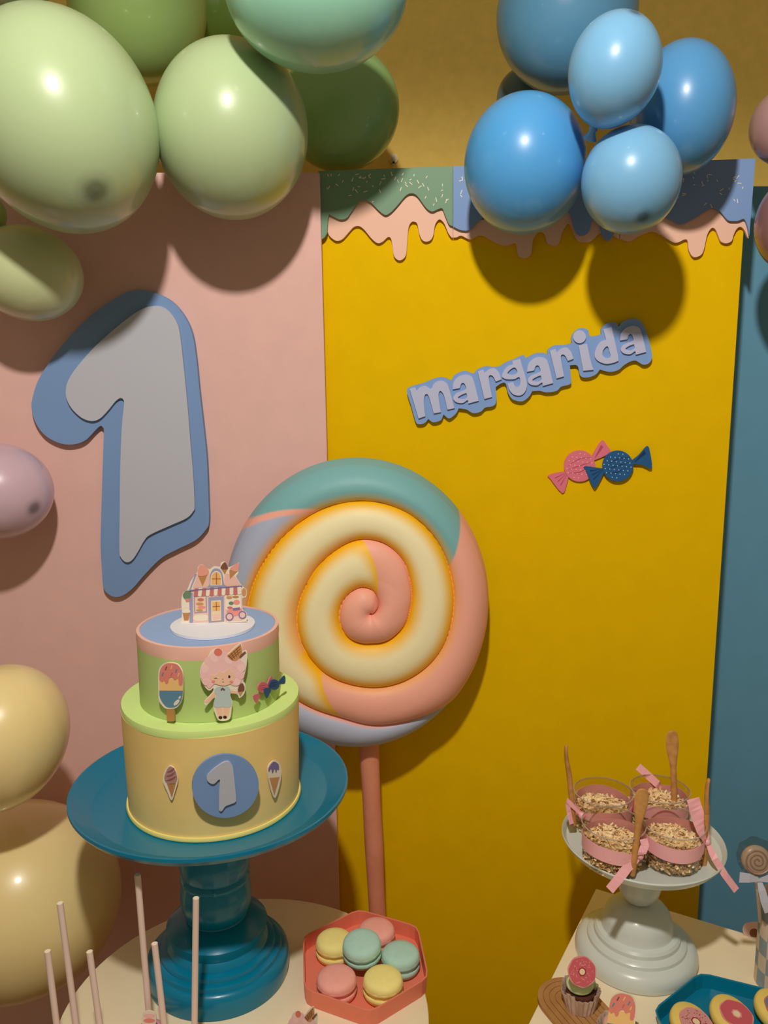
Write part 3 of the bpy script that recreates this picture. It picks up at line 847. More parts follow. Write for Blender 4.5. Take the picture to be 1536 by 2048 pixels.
def popsicle(parent, T_, pl, name='popsicle_print', marks=True):
    g = cut(name, [T_([(350, 940), (360, 885), (395, 850), (445, 843), (495, 855), (528, 895), (540, 945), (540, 1080), (528, 1150), (500, 1190), (475, 1203), (415, 1205), (385, 1185), (355, 1140), (350, 1060)])], pl, 0, 0.0022, P_white, parent)
    cut('top_glaze', [T_([(350, 985, 1), (352, 925), (370, 880), (405, 855), (445, 852), (490, 862), (520, 900), (532, 945), (534, 1000, 1), (525, 1025), (505, 1022), (498, 975), (470, 985), (450, 965), (425, 975), (420, 1005), (402, 1015), (388, 990), (370, 1000)])], pl, 0.00245, TH, P_salmon, g)
    cut('middle_glaze', [T_([(350, 975, 1), (534, 975, 1), (534, 1068, 1), (350, 1068, 1)])], pl, 0.0022, TH, P_orange, g, sm=1)
    cut('lower_glaze', [T_([(350, 1068, 1), (534, 1068, 1), (530, 1110), (515, 1160), (480, 1195), (445, 1202), (405, 1195), (370, 1155), (352, 1110)])], pl, 0.0022, TH, P_pblue, g)
    cut('stick', [T_([(415, 1200, 1), (473, 1200, 1), (475, 1290), (465, 1305), (425, 1302), (415, 1290)])], pl, 0.0001, 0.002, P_tan, g)
    if marks:
        for (x, y, m_) in ((402, 892, P_choc), (445, 885, P_orange), (482, 912, P_pblue), (376, 938, P_pblue), (446, 938, P_wine), (500, 945, P_orange)):
            cut('sprinkle', [T_([(x - 9, y + 12, 1), (x - 2, y + 16, 1), (x + 9, y - 12, 1), (x + 2, y - 16, 1)])], pl, 0.0027, TH, m_, g, sm=1)
        cut('shine', [T_(ell(485, 1162, 14, 30, 16, 0.75))], pl, 0.00245, TH, P_white, g, sm=0)
        cut('shine', [T_(ell(510, 1122, 8, 12, 12, 0.5))], pl, 0.00245, TH, P_white, g, sm=0)
    return g
popsicle(ck, A6c, cyl_plane(343, 1370, R2, 0.02, 0.004))
def girl(parent, T_, pl, full=True):
    g = cut('girl_print', [T_([(668, 950), (676, 875), (728, 805), (752, 758), (806, 730), (858, 755), (888, 772), (940, 722), (994, 693), (1004, 755), (1038, 752), (1034, 870), (1008, 985), (1024, 1012), (1018, 1085), (978, 1124), (962, 1095), (905, 1090), (922, 1150), (918, 1195), (908, 1270), (886, 1298), (828, 1303), (802, 1280), (772, 1195), (786, 1118), (722, 1176), (702, 1152), (766, 1080), (772, 1045), (740, 1066), (696, 1022)])], pl, 0, 0.0012, P_white, parent, sm=3)
    o1 = 0.0012
    cut('leg', [T_([(790, 1195, 1), (842, 1195, 1), (848, 1280), (815, 1282)])], pl, o1, TH, P_skin, g)
    cut('leg', [T_([(850, 1195, 1), (906, 1190, 1), (890, 1275), (855, 1282)])], pl, o1, TH, P_skin, g)
    cut('shoe', [T_(ell(830, 1280, 15, 12, 14))], pl, o1 + 0.00025, TH, P_dark, g, sm=0)
    cut('shoe', [T_(ell(866, 1277, 15, 12, 14))], pl, o1 + 0.00025, TH, P_dark, g, sm=0)
    cut('arm', [T_([(785, 1075, 1), (800, 1100), (735, 1160), (712, 1160), (712, 1148), (770, 1090)])], pl, o1, TH, P_skin, g)
    cut('arm', [T_([(900, 1062, 1), (975, 1075), (978, 1092), (905, 1088, 1)])], pl, o1, TH, P_skin, g)
    cut('dress', [T_([(795, 1045), (845, 1035), (895, 1040), (912, 1075), (902, 1100), (918, 1150), (914, 1188), (880, 1200), (845, 1195), (810, 1202), (776, 1188), (785, 1140), (800, 1100), (782, 1085)])], pl, o1 + 0.00025, TH, P_dress, g)
    cut('bow', [T_([(845, 1045), (832, 1060), (838, 1070), (848, 1060), (860, 1070), (865, 1058), (852, 1048)])], pl, o1 + 0.0005, TH, P_choc, g)
    hr = cut('hair', [T_([(690, 990), (674, 950), (684, 882), (722, 832), (742, 792), (778, 766), (830, 762), (880, 772), (930, 806), (998, 834), (1026, 872), (1008, 930), (998, 988), (970, 1026), (935, 1030), (900, 1015), (870, 1030), (820, 1026), (780, 1018), (742, 1050), (712, 1018)])], pl, o1 + 0.0005, TH, P_hair, g)
    for ci_, (cx_, cy_, cr_2) in enumerate(((698, 950, 30), (706, 893, 32), (742, 838, 38), (790, 800, 42), (846, 796, 44), (902, 820, 40), (958, 850, 40), (994, 890, 32), (988, 950, 30), (962, 1002, 26), (716, 1002, 26))):
        cut('curl', [T_(ell(cx_, cy_, cr_2, cr_2, 20))], pl, o1 + 0.00052 + 0.00002 * ci_, TH, P_hair2 if ci_ % 2 else P_hair, hr, sm=0)
    fc = cut('face', [T_([(752, 950), (800, 940), (820, 912), (850, 925), (895, 895), (915, 915), (945, 940), (940, 985), (915, 1012), (860, 1028), (800, 1018), (762, 995)])], pl, o1 + 0.00075, TH, P_skin, g)
    cut('eye', [T_(ell(900, 958, 9, 11, 12))], pl, o1 + 0.001, TH, P_dark, fc, sm=0)
    cut('eye', [T_([(778, 972), (795, 966), (808, 974), (795, 971)])], pl, o1 + 0.001, TH, P_dark, fc)
    cut('nose', [T_(ell(848, 978, 4, 3, 8))], pl, o1 + 0.001, TH, P_brown, fc, sm=0)
    cut('mouth', [T_([(842, 997), (850, 1000), (860, 996), (851, 1004)])], pl, o1 + 0.001, TH, P_brown, fc)
    cut('cheek', [T_(ell(775, 995, 14, 10, 12))], pl, o1 + 0.001, TH, P_cheek, fc, sm=0)
    cut('cheek', [T_(ell(915, 998, 14, 10, 12))], pl, o1 + 0.001, TH, P_cheek, fc, sm=0)
    cut('cherry', [T_(ell(812, 765, 32, 30, 20))], pl, o1 + 0.00075, TH, P_red, g, sm=0)
    cn = cut('cone', [T_([(880, 795, 1), (990, 700, 1), (1000, 760), (965, 828), (920, 830)])], pl, o1 + 0.00075, TH, P_waffle, g)
    ln = [[(890 + 22 * i, 790 - 18 * i), (894 + 22 * i, 787 - 18 * i), (932 + 14 * i, 826 - 12 * i), (928 + 14 * i, 829 - 12 * i)] for i in range(4)]
    ln += [[(893 + 10 * i, 800 + 9 * i), (896 + 10 * i, 804 + 9 * i), (985 + 3 * i, 720 + 20 * i), (982 + 3 * i, 716 + 20 * i)] for i in range(3)]
    cuts('waffle_line', [T_(l) for l in ln], pl, o1 + 0.001, TH, P_brown, cn)
    cut('wafer_straw', [T_([(975, 800, 1), (1022, 758, 1), (1032, 768, 1), (985, 812, 1)])], pl, o1 + 0.00075, TH, P_choc, g, sm=1)
    cut('small_cone', [T_([(970, 1070, 1), (1012, 1062, 1), (985, 1112, 1)])], pl, o1 + 0.00075, TH, P_waffle, g, sm=1)
    cut('small_scoop', [T_([(968, 1072), (975, 1035), (1000, 1008), (1018, 1035), (1015, 1065), (990, 1075)])], pl, o1 + 0.001, TH, P_choc, g)
    return g
girl(ck, A6c, cyl_plane(447, 1365, R2, 0.03, 0.005))
# small candies on the cake wall
def mini_candy(parent, T_, pl, body, r0, lw, rw, m0, m1, off):
    g = cut('candy_print', [T_(ell(body[0], body[1], r0, r0 * 1.08, 24))], pl, off, 0.0012, m0, parent, sm=0)
    for w_ in (lw, rw):
        cut('wrapper_end', [T_(w_)], pl, off, 0.001, m0, g, sm=3)
    cuts('crease', [T_([(body[0] - r0 * 0.7, body[1] + r0 * k), (body[0], body[1] + r0 * (k - 0.2)), (body[0] + r0 * 0.7, body[1] + r0 * (k - 0.3)), (body[0], body[1] + r0 * (k - 0.12))]) for k in (-0.2, 0.2, 0.5)], pl, off + 0.0012, TH, m1, g)
pc1 = cyl_plane(537, 1378, R2, 0.0, 0.003)
mini_candy(ck, A6c, pc1, (1160, 1042), 40, [(1128, 1090, 1), (1085, 1108), (1110, 1165), (1138, 1105, 1)], [(1195, 1015, 1), (1222, 955), (1235, 985), (1205, 1030, 1)], cp[0], cp[1], 0.0)
mini_candy(ck, A6c, pc1, (1250, 1020), 38, [(1215, 1045, 1), (1172, 1055), (1190, 1128), (1225, 1065, 1)], [(1282, 1000, 1), (1330, 948), (1334, 1010), (1288, 1018, 1)], cb_[0], cb_[1], 0.0015)
# lower tier: swirl cone, medallion, popsicle cone
pl = cyl_plane(342, 1566, R1 * 1.01, 0.0, 0.002)
g = cut('cone_print', [A7c([(530, 440), (545, 400), (565, 385), (590, 402), (606, 455), (592, 515), (573, 562), (550, 515), (532, 475)])], pl, 0, 0.001, P_white, ck)
cut('swirl', [A7c([(535, 445), (550, 405), (566, 392), (588, 408), (600, 450), (590, 478), (560, 482), (540, 470)])], pl, 0.001, TH, pm('mauve', (184, 140, 132)), g)
for k in range(3):
    cut('swirl_ridge', [A7c([(542 + 3 * k, 465 - 22 * k), (570, 452 - 22 * k), (594 - 4 * k, 442 - 22 * k), (572, 462 - 22 * k)])], pl, 0.00125, TH, pm('mauve_dark', (150, 96, 90)), g)
cut('cone', [A7c([(548, 480, 1), (594, 476, 1), (573, 552, 1)])], pl, 0.001, TH, P_tan, g, sm=1)
pl = cyl_plane(450, 1570, R1 * 1.01, 0.0, 0.006)
g = cut('medallion', [A7c(ell(845, 485, 171, 162, 48, -0.25))], pl, 0, 0.003, m_b1, ck, sm=0)
k = 150 / (1200 - 413)
one_s = [(750 + (x - 413) * k * 1.0, 362 + (y - 162) * 253 / 1566) for x, y in one_in]
cut('numeral', [A7c(one_s)], pl, 0.003, 0.0025, m_g1, g)
pl = cyl_plane(548, 1558, R1 * 1.01, 0.0, 0.002)
g = cut('cone_print', [A7c([(1062, 395), (1090, 360), (1120, 372), (1130, 440), (1098, 552), (1068, 470)])], pl, 0, 0.001, P_white, ck)
cut('cone', [A7c([(1072, 450, 1), (1124, 445, 1), (1097, 540, 1)])], pl, 0.001, TH, P_waffle, g, sm=1)
cut('scoop', [A7c([(1068, 400), (1092, 368), (1118, 380), (1120, 410), (1112, 408), (1106, 425), (1098, 405), (1088, 428), (1080, 405), (1070, 420)])], pl, 0.001, TH, P_vio, g)

# paper ice-cream shop on the cake -----------------------------------------------
hb = PH(426, 1252, Z3)
hp_ = PH(430, 1246, Z3 + 0.002)
tp = thing('paper_topper', V(hb[0], hb[1], Z3), 'paper ice cream shop standing on a white oval on the cake top', 'cake topper')
rxw = 83 * depth(hb) / F
lathe('base', [(0, Z3 - 0.0004), (rxw, Z3 - 0.0004), (rxw, Z3 + 0.0026), (0, Z3 + 0.0026)], V(hb[0], hb[1], 0), mat('topper_base', (234, 234, 240), 0.6), tp, 64)
HPL = (hp_, V(0, -1, 0))
hs = cut('shop_card', [A6c([(515, 557, 1), (528, 480), (528, 430), (524, 370), (535, 300), (568, 275), (600, 200), (648, 135), (655, 92), (688, 74), (740, 112), (780, 88), (828, 92), (835, 60), (866, 52), (895, 95), (978, 56, 1), (972, 140), (955, 168), (1000, 240), (1037, 275), (1032, 328), (1002, 340), (1006, 425), (1042, 460), (1036, 508), (1042, 522, 1), (850, 532, 1), (700, 546, 1)])], HPL, 0, 0.001, P_white, tp, sm=3)
hn = 0.001
def H(name, pts, m_, lay=0, sm=1, par=None):
    return cut(name, [A6c(pts)], HPL, hn + 0.00025 * lay, TH, m_, par or hs, sm=sm)
sh = lambda *q: [tuple(p) + (1,) for p in q]
H('wall', sh((585, 280), (1000, 265), (1003, 515), (585, 535)), P_pnk)
H('roof', sh((610, 262), (655, 140), (740, 120), (760, 250)), pm('roof', (236, 190, 176)))
H('roof', sh((850, 250), (870, 140), (945, 165), (995, 240)), pm('roof', (236, 190, 176)))
H('roof_edge', sh((585, 275), (600, 262), (645, 150), (632, 148)), P_lav, 1)
dm = H('dormer', [(720, 258, 1), (745, 230), (748, 160), (770, 115), (800, 105), (830, 118), (850, 160), (858, 225), (885, 250, 1)], P_lav, 1, 3)
H('dormer_trim', [(752, 240, 1), (757, 162), (780, 132), (800, 126), (822, 136), (838, 165), (844, 238, 1)], P_white, 2, 3)
H('window', [(758, 232, 1), (762, 165), (782, 140), (800, 134), (820, 145), (832, 170), (836, 232, 1)], P_glow, 3, 3)
H('mullion', sh((796, 138), (801, 138), (803, 232), (797, 232)), P_brown, 4)
H('mullion', sh((762, 185), (833, 185), (833, 190), (762, 190)), P_brown, 4)
for k in range(12):
    x0, x1 = 628 + k * 30.5, 628 + (k + 1) * 30.5
    y0, y1 = 264 - k * 1.6, 262 - k * 1.6
    H('awning_stripe', [(x0, y0, 1), (x1, y1, 1), (x1 - 6 + k * 0.7, y1 + 58, 1), ((x0 + x1) / 2 - 6 + k * 0.7, y1 + 68), (x0 - 8 + k * 0.7, y0 + 58, 1)], P_wine if k % 2 == 0 else P_white, 3, 3)
H('eave', sh((585, 275), (1000, 240), (1002, 248), (585, 285)), P_vio, 4)
H('door_frame', sh((735, 335), (855, 325), (858, 522), (738, 530)), P_lav, 2)
dr = H('door', sh((757, 360), (835, 354), (837, 515), (759, 520)), pm('door', (236, 214, 178)), 3)
H('door_pane', sh((768, 372), (826, 368), (827, 436), (769, 440)), P_glow, 4)
H('mullion', sh((795, 370), (800, 370), (801, 438), (796, 438)), P_brown, 5)
H('mullion', sh((768, 404), (827, 401), (827, 405), (768, 408)), P_brown, 5)
H('door_panel', sh((770, 470), (826, 467), (827, 503), (771, 506)), P_pnk, 4)
H('shop_window', sh((622, 325), (722, 318), (724, 452), (624, 458)), P_lav, 1)
wn = H('shop_glass', sh((630, 332), (714, 326), (716, 444), (632, 450)), pm('display', (240, 206, 170)), 2)
for (x, y, a, b, m_) in ((675, 352, 26, 12, P_wine), (668, 385, 30, 12, P_waffle), (682, 412, 32, 12, P_cheek), (665, 436, 28, 9, P_waffle)):
    H('treat', ell(x, y, a, b, 14), m_, 3, 0)
H('shop_window', sh((868, 318), (992, 310), (995, 420), (870, 430)), P_white, 1)
for (x, y, a, b, m_) in ((900, 335, 24, 12, P_waffle), (950, 330, 26, 10, P_tan), (915, 380, 20, 14, P_leaf), (958, 372, 26, 20, P_cheek), (905, 415, 22, 10, P_wine)):
    H('treat', ell(x, y, a, b, 14), m_, 2, 0)
H('sign_plate', [(615, 500), (630, 475), (680, 468), (728, 475), (732, 500), (720, 515), (640, 518)], P_white, 1, 4)
H('pillar', sh((585, 300), (612, 298), (614, 534), (588, 536)), P_lav, 1)
for (pts, cone) in ((((660, 92), (690, 78), (735, 115), (730, 150), (690, 165), (652, 155)), ((652, 158), (735, 140), (690, 245))), (((832, 95), (865, 56), (890, 98), (880, 112), (845, 112)), ((838, 110), (888, 106), (864, 152))), (((905, 110), (935, 82), (975, 62), (970, 120), (945, 130)), ((900, 118), (960, 132), (905, 190)))):
    H('ice_cream', list(pts), P_choc if cone[0][0] == 838 else pm('scoop_pink', (232, 160, 142)), 2, 4)
    H('ice_cream_cone', sh(*cone), P_tan, 1)
H('plant', [(535, 310), (560, 282), (595, 285), (600, 310), (590, 345), (560, 350), (540, 335)], P_leaf, 2, 4)
H('plant_pot', sh((552, 345), (590, 342), (585, 365), (560, 366)), P_salmon, 3)
H('cup', sh((532, 450), (590, 448), (578, 512), (545, 514)), P_tan, 2)
H('cup_scoop', [(530, 452), (540, 430), (562, 420), (585, 430), (592, 450), (560, 456)], P_white, 3, 4)
H('lamp', ell(1016, 292, 17, 32, 16), P_waffle, 2, 0)
for (x, y) in ((902, 486), (1004, 472)):
    wh = H('wheel', ell(x, y, 31, 31, 24), P_vio, 3, 0)
    H('wheel_hub', ell(x, y, 22, 22, 20), P_pnk, 4, 0)
H('bicycle', [(880, 440), (930, 425), (985, 418), (1000, 440), (975, 470), (930, 480), (900, 460)], P_cheek, 2, 4)
H('basket', sh((925, 420), (985, 412), (982, 432), (930, 438)), P_vio, 3)
# ===== PART3 =====
# ------------------------------------------------------------------ sticks of the cake pops
m_straw = mat('paper_stick', (238, 212, 200), 0.7, 0.2)
m_strawin = mat('paper_stick_end', (255, 240, 206), 0.7, 0.2)
m_pop = mat('cake_pop_pink', (232, 170, 176), 0.4, 0.4)
sticks = [((95, 1902), (113, 2048), 2112, 'shortest leftmost cake pop stick at the lower left'),
          ((120, 1806), (152, 2048), 2098, 'tall cake pop stick second from the left'),
          ((179, 1903), (199, 2048), 2110, 'short cake pop stick just left of the blue stand'),
          ((275, 1749), (298, 2030), 2074, 'tallest cake pop stick, right under the blue plate'),
          ((309, 1887), (328, 2048), 2108, 'short cake pop stick overlapping the left side of the blue foot'),
          ((392, 1796), (389, 2048), 2100, 'tall cake pop stick in front of the middle of the blue foot')]
for (a, b, yb, lab) in sticks:
    xb = a[0] + (b[0] - a[0]) * (yb - a[1]) / (b[1] - a[1])
    base = PH(xb, yb, T + 0.016)
    top = PD(a[0], a[1], base[1] + 0.004)
    r = thing('cake_pop', V(base[0], base[1], T), lab, 'cake pop', 'upside-down cake pops with paper sticks')
    lathe('cake_ball', [(0, 0.0001), (0.009, 0.0006), (0.0155, 0.006), (0.018, 0.014), (0.0165, 0.023), (0.011, 0.030), (0.004, 0.0325), (0, 0.0326)], (base[0], base[1], T), m_pop, r, 24)
    u = top - base; ln_ = np.linalg.norm(u); u /= ln_
    vo, fo = tube_geo([base + u * 0.012, base + u * ln_ * 0.5, top], 0.0033, 16, False)
    vi, fi = tube_geo([top, top - u * 0.006], 0.0024, 16, True)
    n_ = len(vo)
    ring = [(2 * 16 + k, 2 * 16 + (k + 1) % 16, n_ + (k + 1) % 16, n_ + k) for k in range(16)]
    vs = list(vo) + list(vi)
    fs = list(fo) + [tuple(i + n_ for i in q) for q in fi if len(q) == 4] + [tuple(n_ + 16 + k for k in range(16))] + ring
    stx = mesh_obj('stick', vs, fs, m_straw, r)
    sharp(stx, 40)
    ve, fe = tube_geo([top - u * 0.003, top + u * 0.0002], 0.0027, 14)
    mesh_obj('stick_end', ve, fe, m_strawin, stx)
# print of stacked macarons
bp_ = PH(298, 2114, T)
pl = (bp_, V(0, -1, 0))
r = thing('paper_topper', bp_, 'small pink macaron stack print between two cake pop sticks', 'print')
g = cut('card', [[(284, 2034), (288, 2024), (299, 2020), (310, 2024), (313, 2034), (311, 2060), (312, 2088), (308, 2114, 1), (288, 2114, 1), (285, 2088), (285, 2060)]], pl, 0, 0.0012, P_white, r)
for k, (yy, m_) in enumerate(((2031, P_hair), (2041, P_cheek), (2052, P_hair), (2063, P_cheek), (2074, P_hair))):
    cut('macaron_print', [ell(298.5, yy, 11.5, 4.6, 20)], pl, 0.0012, TH, m_, g, sm=0)
# girl print standing on the table's front
bg_ = PH(603, 2172, T)
pl = (bg_, V(0, -1, 0))
r = thing('paper_topper', bg_, 'pink-haired girl print with cone at the bottom edge, before the coral tray', 'print')
def TG(p): return [((q[0] - 845) * 0.172 + 602, (q[1] - 693) * 0.172 * 1.3 + 2012) + tuple(q[2:]) for q in p]
girl(r, TG, pl)

# ------------------------------------------------------------------ coral tray and macarons
def tray(hexpts, h, floor_t, wall, flare, m, name, label, cat='tray'):
    """hexpts: rim corners at z = T+h"""
    c = sum(hexpts) / len(hexpts)
    r = thing(name, V(c[0], c[1], T), label, cat)
    def ring(sc, z): return [V(c[0] + (p[0] - c[0]) * sc, c[1] + (p[1] - c[1]) * sc, z) for p in hexpts]
    rad = np.linalg.norm((hexpts[0] - c)[:2])
    w_ = wall / rad
    def rnd(loop, q=0.12):
        out = []
        n_ = len(loop)
        for i in range(n_):
            p0, p1, p2 = loop[i - 1], loop[i], loop[(i + 1) % n_]
            for t in (0, 0.5, 1):
                a, b = p1 + (p0 - p1) * q, p1 + (p2 - p1) * q
                out.append((1 - t) ** 2 * a + 2 * t * (1 - t) * p1 + t * t * b)
        return out
    def rings(lst):
        vs, fs = [], []
        n_ = None
        for (sc, z) in lst:
            L = rnd(ring(sc, z)); n_ = len(L)
            vs += [tuple(p) for p in L]
        for k in range(len(lst) - 1):
            for i in range(n_):
                j = (i + 1) % n_
                fs.append((k * n_ + i, k * n_ + j, (k + 1) * n_ + j, (k + 1) * n_ + i))
        fs.append(tuple(range(n_))); fs.append(tuple((len(lst) - 1) * n_ + i for i in range(n_)))
        return vs, fs
    v, f = rings([(1 - flare - w_ * 0.4, T + floor_t), (1 - w_, T + h), (1, T + h), (1 - flare, T + 0.0006), (1 - flare - w_ * 1.5, T + 0.0006)])
    o = mesh_obj('wall', v[:], [q for q in f if len(q) == 4], m, r); bevel(o, 0.0006)
    v, f = rings([(1 - flare, T + 0.0004), (1 - flare - w_ * 0.3, T + floor_t)])
    mesh_obj('base', v, f, m, r)
    return r
m_coral = mat('coral_plastic', (236, 134, 108), 0.5, 0.35)
hx = [PH(580 + x / 5.12, 1780 + y / 5.12, T + 0.022) for x, y in [(130, 470), (700, 190), (1310, 365), (1425, 890), (830, 1250), (140, 1010)]]
tray(hx, 0.022, 0.0025, 0.0022, 0.015, m_coral, 'hexagonal_tray', 'coral hexagonal tray holding the pastel macarons')
mac = {'yellow': mat('macaron_yellow', (255, 238, 150), 0.75, 0.2, noise=0.04, nscale=150, bump=0.15, bscale=900),
       'pink': mat('macaron_pink', (255, 178, 164), 0.75, 0.2, noise=0.04, nscale=150, bump=0.15, bscale=900),
       'aqua': mat('macaron_aqua', (184, 222, 208), 0.75, 0.2, noise=0.04, nscale=150, bump=0.15, bscale=900)}
fil = {'yellow': mat('filling_yellow', (250, 236, 150), 0.5), 'pink': mat('filling_pink', (248, 176, 156), 0.5), 'aqua': mat('filling_aqua', (176, 222, 208), 0.5)}
def make_macaron(col, c, tilt, rz, label, rad=0.0232):
    r = thing('macaron', c, label, 'macaron', 'pastel macarons in the coral tray')
    R = rad
    foot = lambda a, z: 1 + 0.010 * math.sin(23 * a) * math.sin(9 * a + 1)
    M = Matrix.Translation(Vector((0, 0, 0)))
    def L(name, prof, m_, wob=None):
        v, f = lathe_geo(prof, 44, (0, 0, 0), wob)
        v = np.array(v) + np.array(r.location)
        return sharp(weld(mesh_obj(name, v, f, m_, r)), 60)
    L('bottom_shell', [(0, 0.0002), (R * 0.80, 0.0004), (R * 0.95, 0.0028), (R * 0.99, 0.0060), (R * 1.0, 0.0066)], mac[col])
    L('bottom_ruffle', [(R * 0.9, 0.0064), (R * 1.005, 0.0066), (R * 1.02, 0.0082), (R * 0.99, 0.0098), (R * 0.85, 0.0100)], mac[col], foot)
    L('filling', [(0, 0.0096), (R * 0.86, 0.0098), (R * 0.88, 0.0125), (R * 0.86, 0.0150), (0, 0.0152)], fil[col])
    L('top_ruffle', [(R * 0.85, 0.0150), (R * 0.99, 0.0152), (R * 1.02, 0.0166), (R * 1.005, 0.0182), (R * 0.9, 0.0184)], mac[col], foot)
    L('top_shell', [(R * 1.0, 0.0182), (R * 0.995, 0.0200), (R * 0.96, 0.0232), (R * 0.86, 0.0258), (R * 0.6, 0.0274), (R * 0.3, 0.0280), (0, 0.0281)], mac[col])
    r.rotation_euler = (tilt[0], tilt[1], rz)
    return r
FZ = T + 0.0028
def mpos(px, py, lift=0.0):
    p = PH(px, py, FZ + lift + 0.028)
    return V(p[0], p[1], FZ + lift)
make_macaron('yellow', mpos(669, 1873), (0, 0), 0.2, 'yellow macaron at the back left of the coral tray')
make_macaron('pink', mpos(753, 1851), (0, 0), 0.9, 'pink macaron at the back of the coral tray')
make_macaron('aqua', mpos(801, 1899), (0, 0), 1.5, 'aqua macaron at the right of the coral tray')
make_macaron('pink', mpos(673, 1947), (0.0, 0), 2.2, 'pink macaron at the front left of the coral tray')
make_macaron('yellow', mpos(766, 1949), (0.0, 0), 2.9, 'yellow macaron at the front of the coral tray')
make_macaron('aqua', mpos(725, 1874, 0.0155), (0.12, -0.10), 0.4, 'aqua macaron resting on top of the others in the middle')

# ------------------------------------------------------------------ white cake stand
m_wh = mat('white_enamel', (214, 222, 216), 0.28, 0.45, coat=0.15)
wb = PH(1277, 1890, T + 0.012); 
HW = PD(1279, 1684, wb[1])[2]
wp = V((PH(1279, 1684, HW)[0] * 0.5 + wb[0] * 0.5), wb[1], 0)
WR = 158 * depth(PH(1279, 1684, HW)) / F
WB = 119 * depth(wb) / F
ws = thing('cake_stand', V(wp[0], wp[1], T), 'off-white pedestal stand holding four dessert cups', 'cake stand')
hw = HW
lathe('plate', [(0, hw - 0.006), (WR * 0.5, hw - 0.006), (WR * 0.93, hw - 0.004), (WR * 0.988, hw + 0.003), (WR, hw + 0.006), (WR * 0.99, hw + 0.0075), (WR * 0.975, hw + 0.006), (WR * 0.94, hw + 0.0005), (WR * 0.925, hw), (0, hw)], wp, m_wh, ws, 96, deg=25)
tz = lambda k: T + k * (hw - T)
Kw = WB
lathe('stem', [(0, hw - 0.0062), (Kw * 0.36, hw - 0.0062), (Kw * 0.365, tz(0.74)), (Kw * 0.355, tz(0.64)), (Kw * 0.32, tz(0.57)), (Kw * 0.25, tz(0.515)), (Kw * 0.17, tz(0.485)), (0.0, tz(0.48))], wp, m_wh, ws, 72, wob=lambda a, z: 1 + 0.014 * abs(math.cos(9 * a)), deg=40)
lathe('foot', [(0, tz(0.482)), (Kw * 0.18, tz(0.48)), (Kw * 0.32, tz(0.465)), (Kw * 0.45, tz(0.43)), (Kw * 0.52, tz(0.385)), (Kw * 0.56, tz(0.33)), (Kw * 0.575, tz(0.275)), (Kw * 0.59, tz(0.258)), (Kw * 0.66, tz(0.247)), (Kw * 0.695, tz(0.228)), (Kw * 0.705, tz(0.200)), (Kw * 0.76, tz(0.19)), (Kw * 0.80, tz(0.172)), (Kw * 0.812, tz(0.148)), (Kw * 0.88, tz(0.138)), (Kw * 0.95, tz(0.112)), (Kw * 0.99, tz(0.075)), (Kw, tz(0.045)), (Kw * 0.985, tz(0.008)), (0, tz(0.006))], wp, m_wh, ws, 96, deg=28)

# dessert cups --------------------------------------------------------------
m_clear = clear_mat('clear_plastic', (236, 232, 222))
m_coco = mat('coconut_flakes', (255, 236, 196), 0.7, 0.3, c2=(242, 200, 140), nscale=260)
m_cocob = mat('coconut_core', (240, 208, 156), 0.8, 0.2, noise=0.3, nscale=300)
m_rib = mat('pink_satin', (250, 182, 188), 0.35, 0.5)
m_spoon = mat('bamboo', (214, 158, 92), 0.5, 0.35, c2=(188, 130, 70), nscale=90)
CH, CR0, CR1 = 0.050, 0.0315, 0.0355
m_rim = mat('plastic_rim', (222, 206, 194), 0.15, 0.6)
m_rim.node_tree.nodes['Principled BSDF'].inputs['Alpha'].default_value = 0.45
def ribbon_geo(path, width, wdir):
    vs, fs = [], []
    for i, p in enumerate(path):
        wv = V(*wdir[i]) if np.ndim(wdir) > 1 else V(*wdir)
        wd = width[i] if not np.isscalar(width) else width
        vs += [tuple(V(*p) - wv * wd / 2), tuple(V(*p) + wv * wd / 2)]
    for i in range(len(path) - 1):
        fs.append((2 * i, 2 * i + 1, 2 * i + 3, 2 * i + 2))
    return vs, fs
def thick(o, t=0.0005):
    md = o.modifiers.new('thickness', 'SOLIDIFY'); md.thickness = t; md.offset = 0
    return o
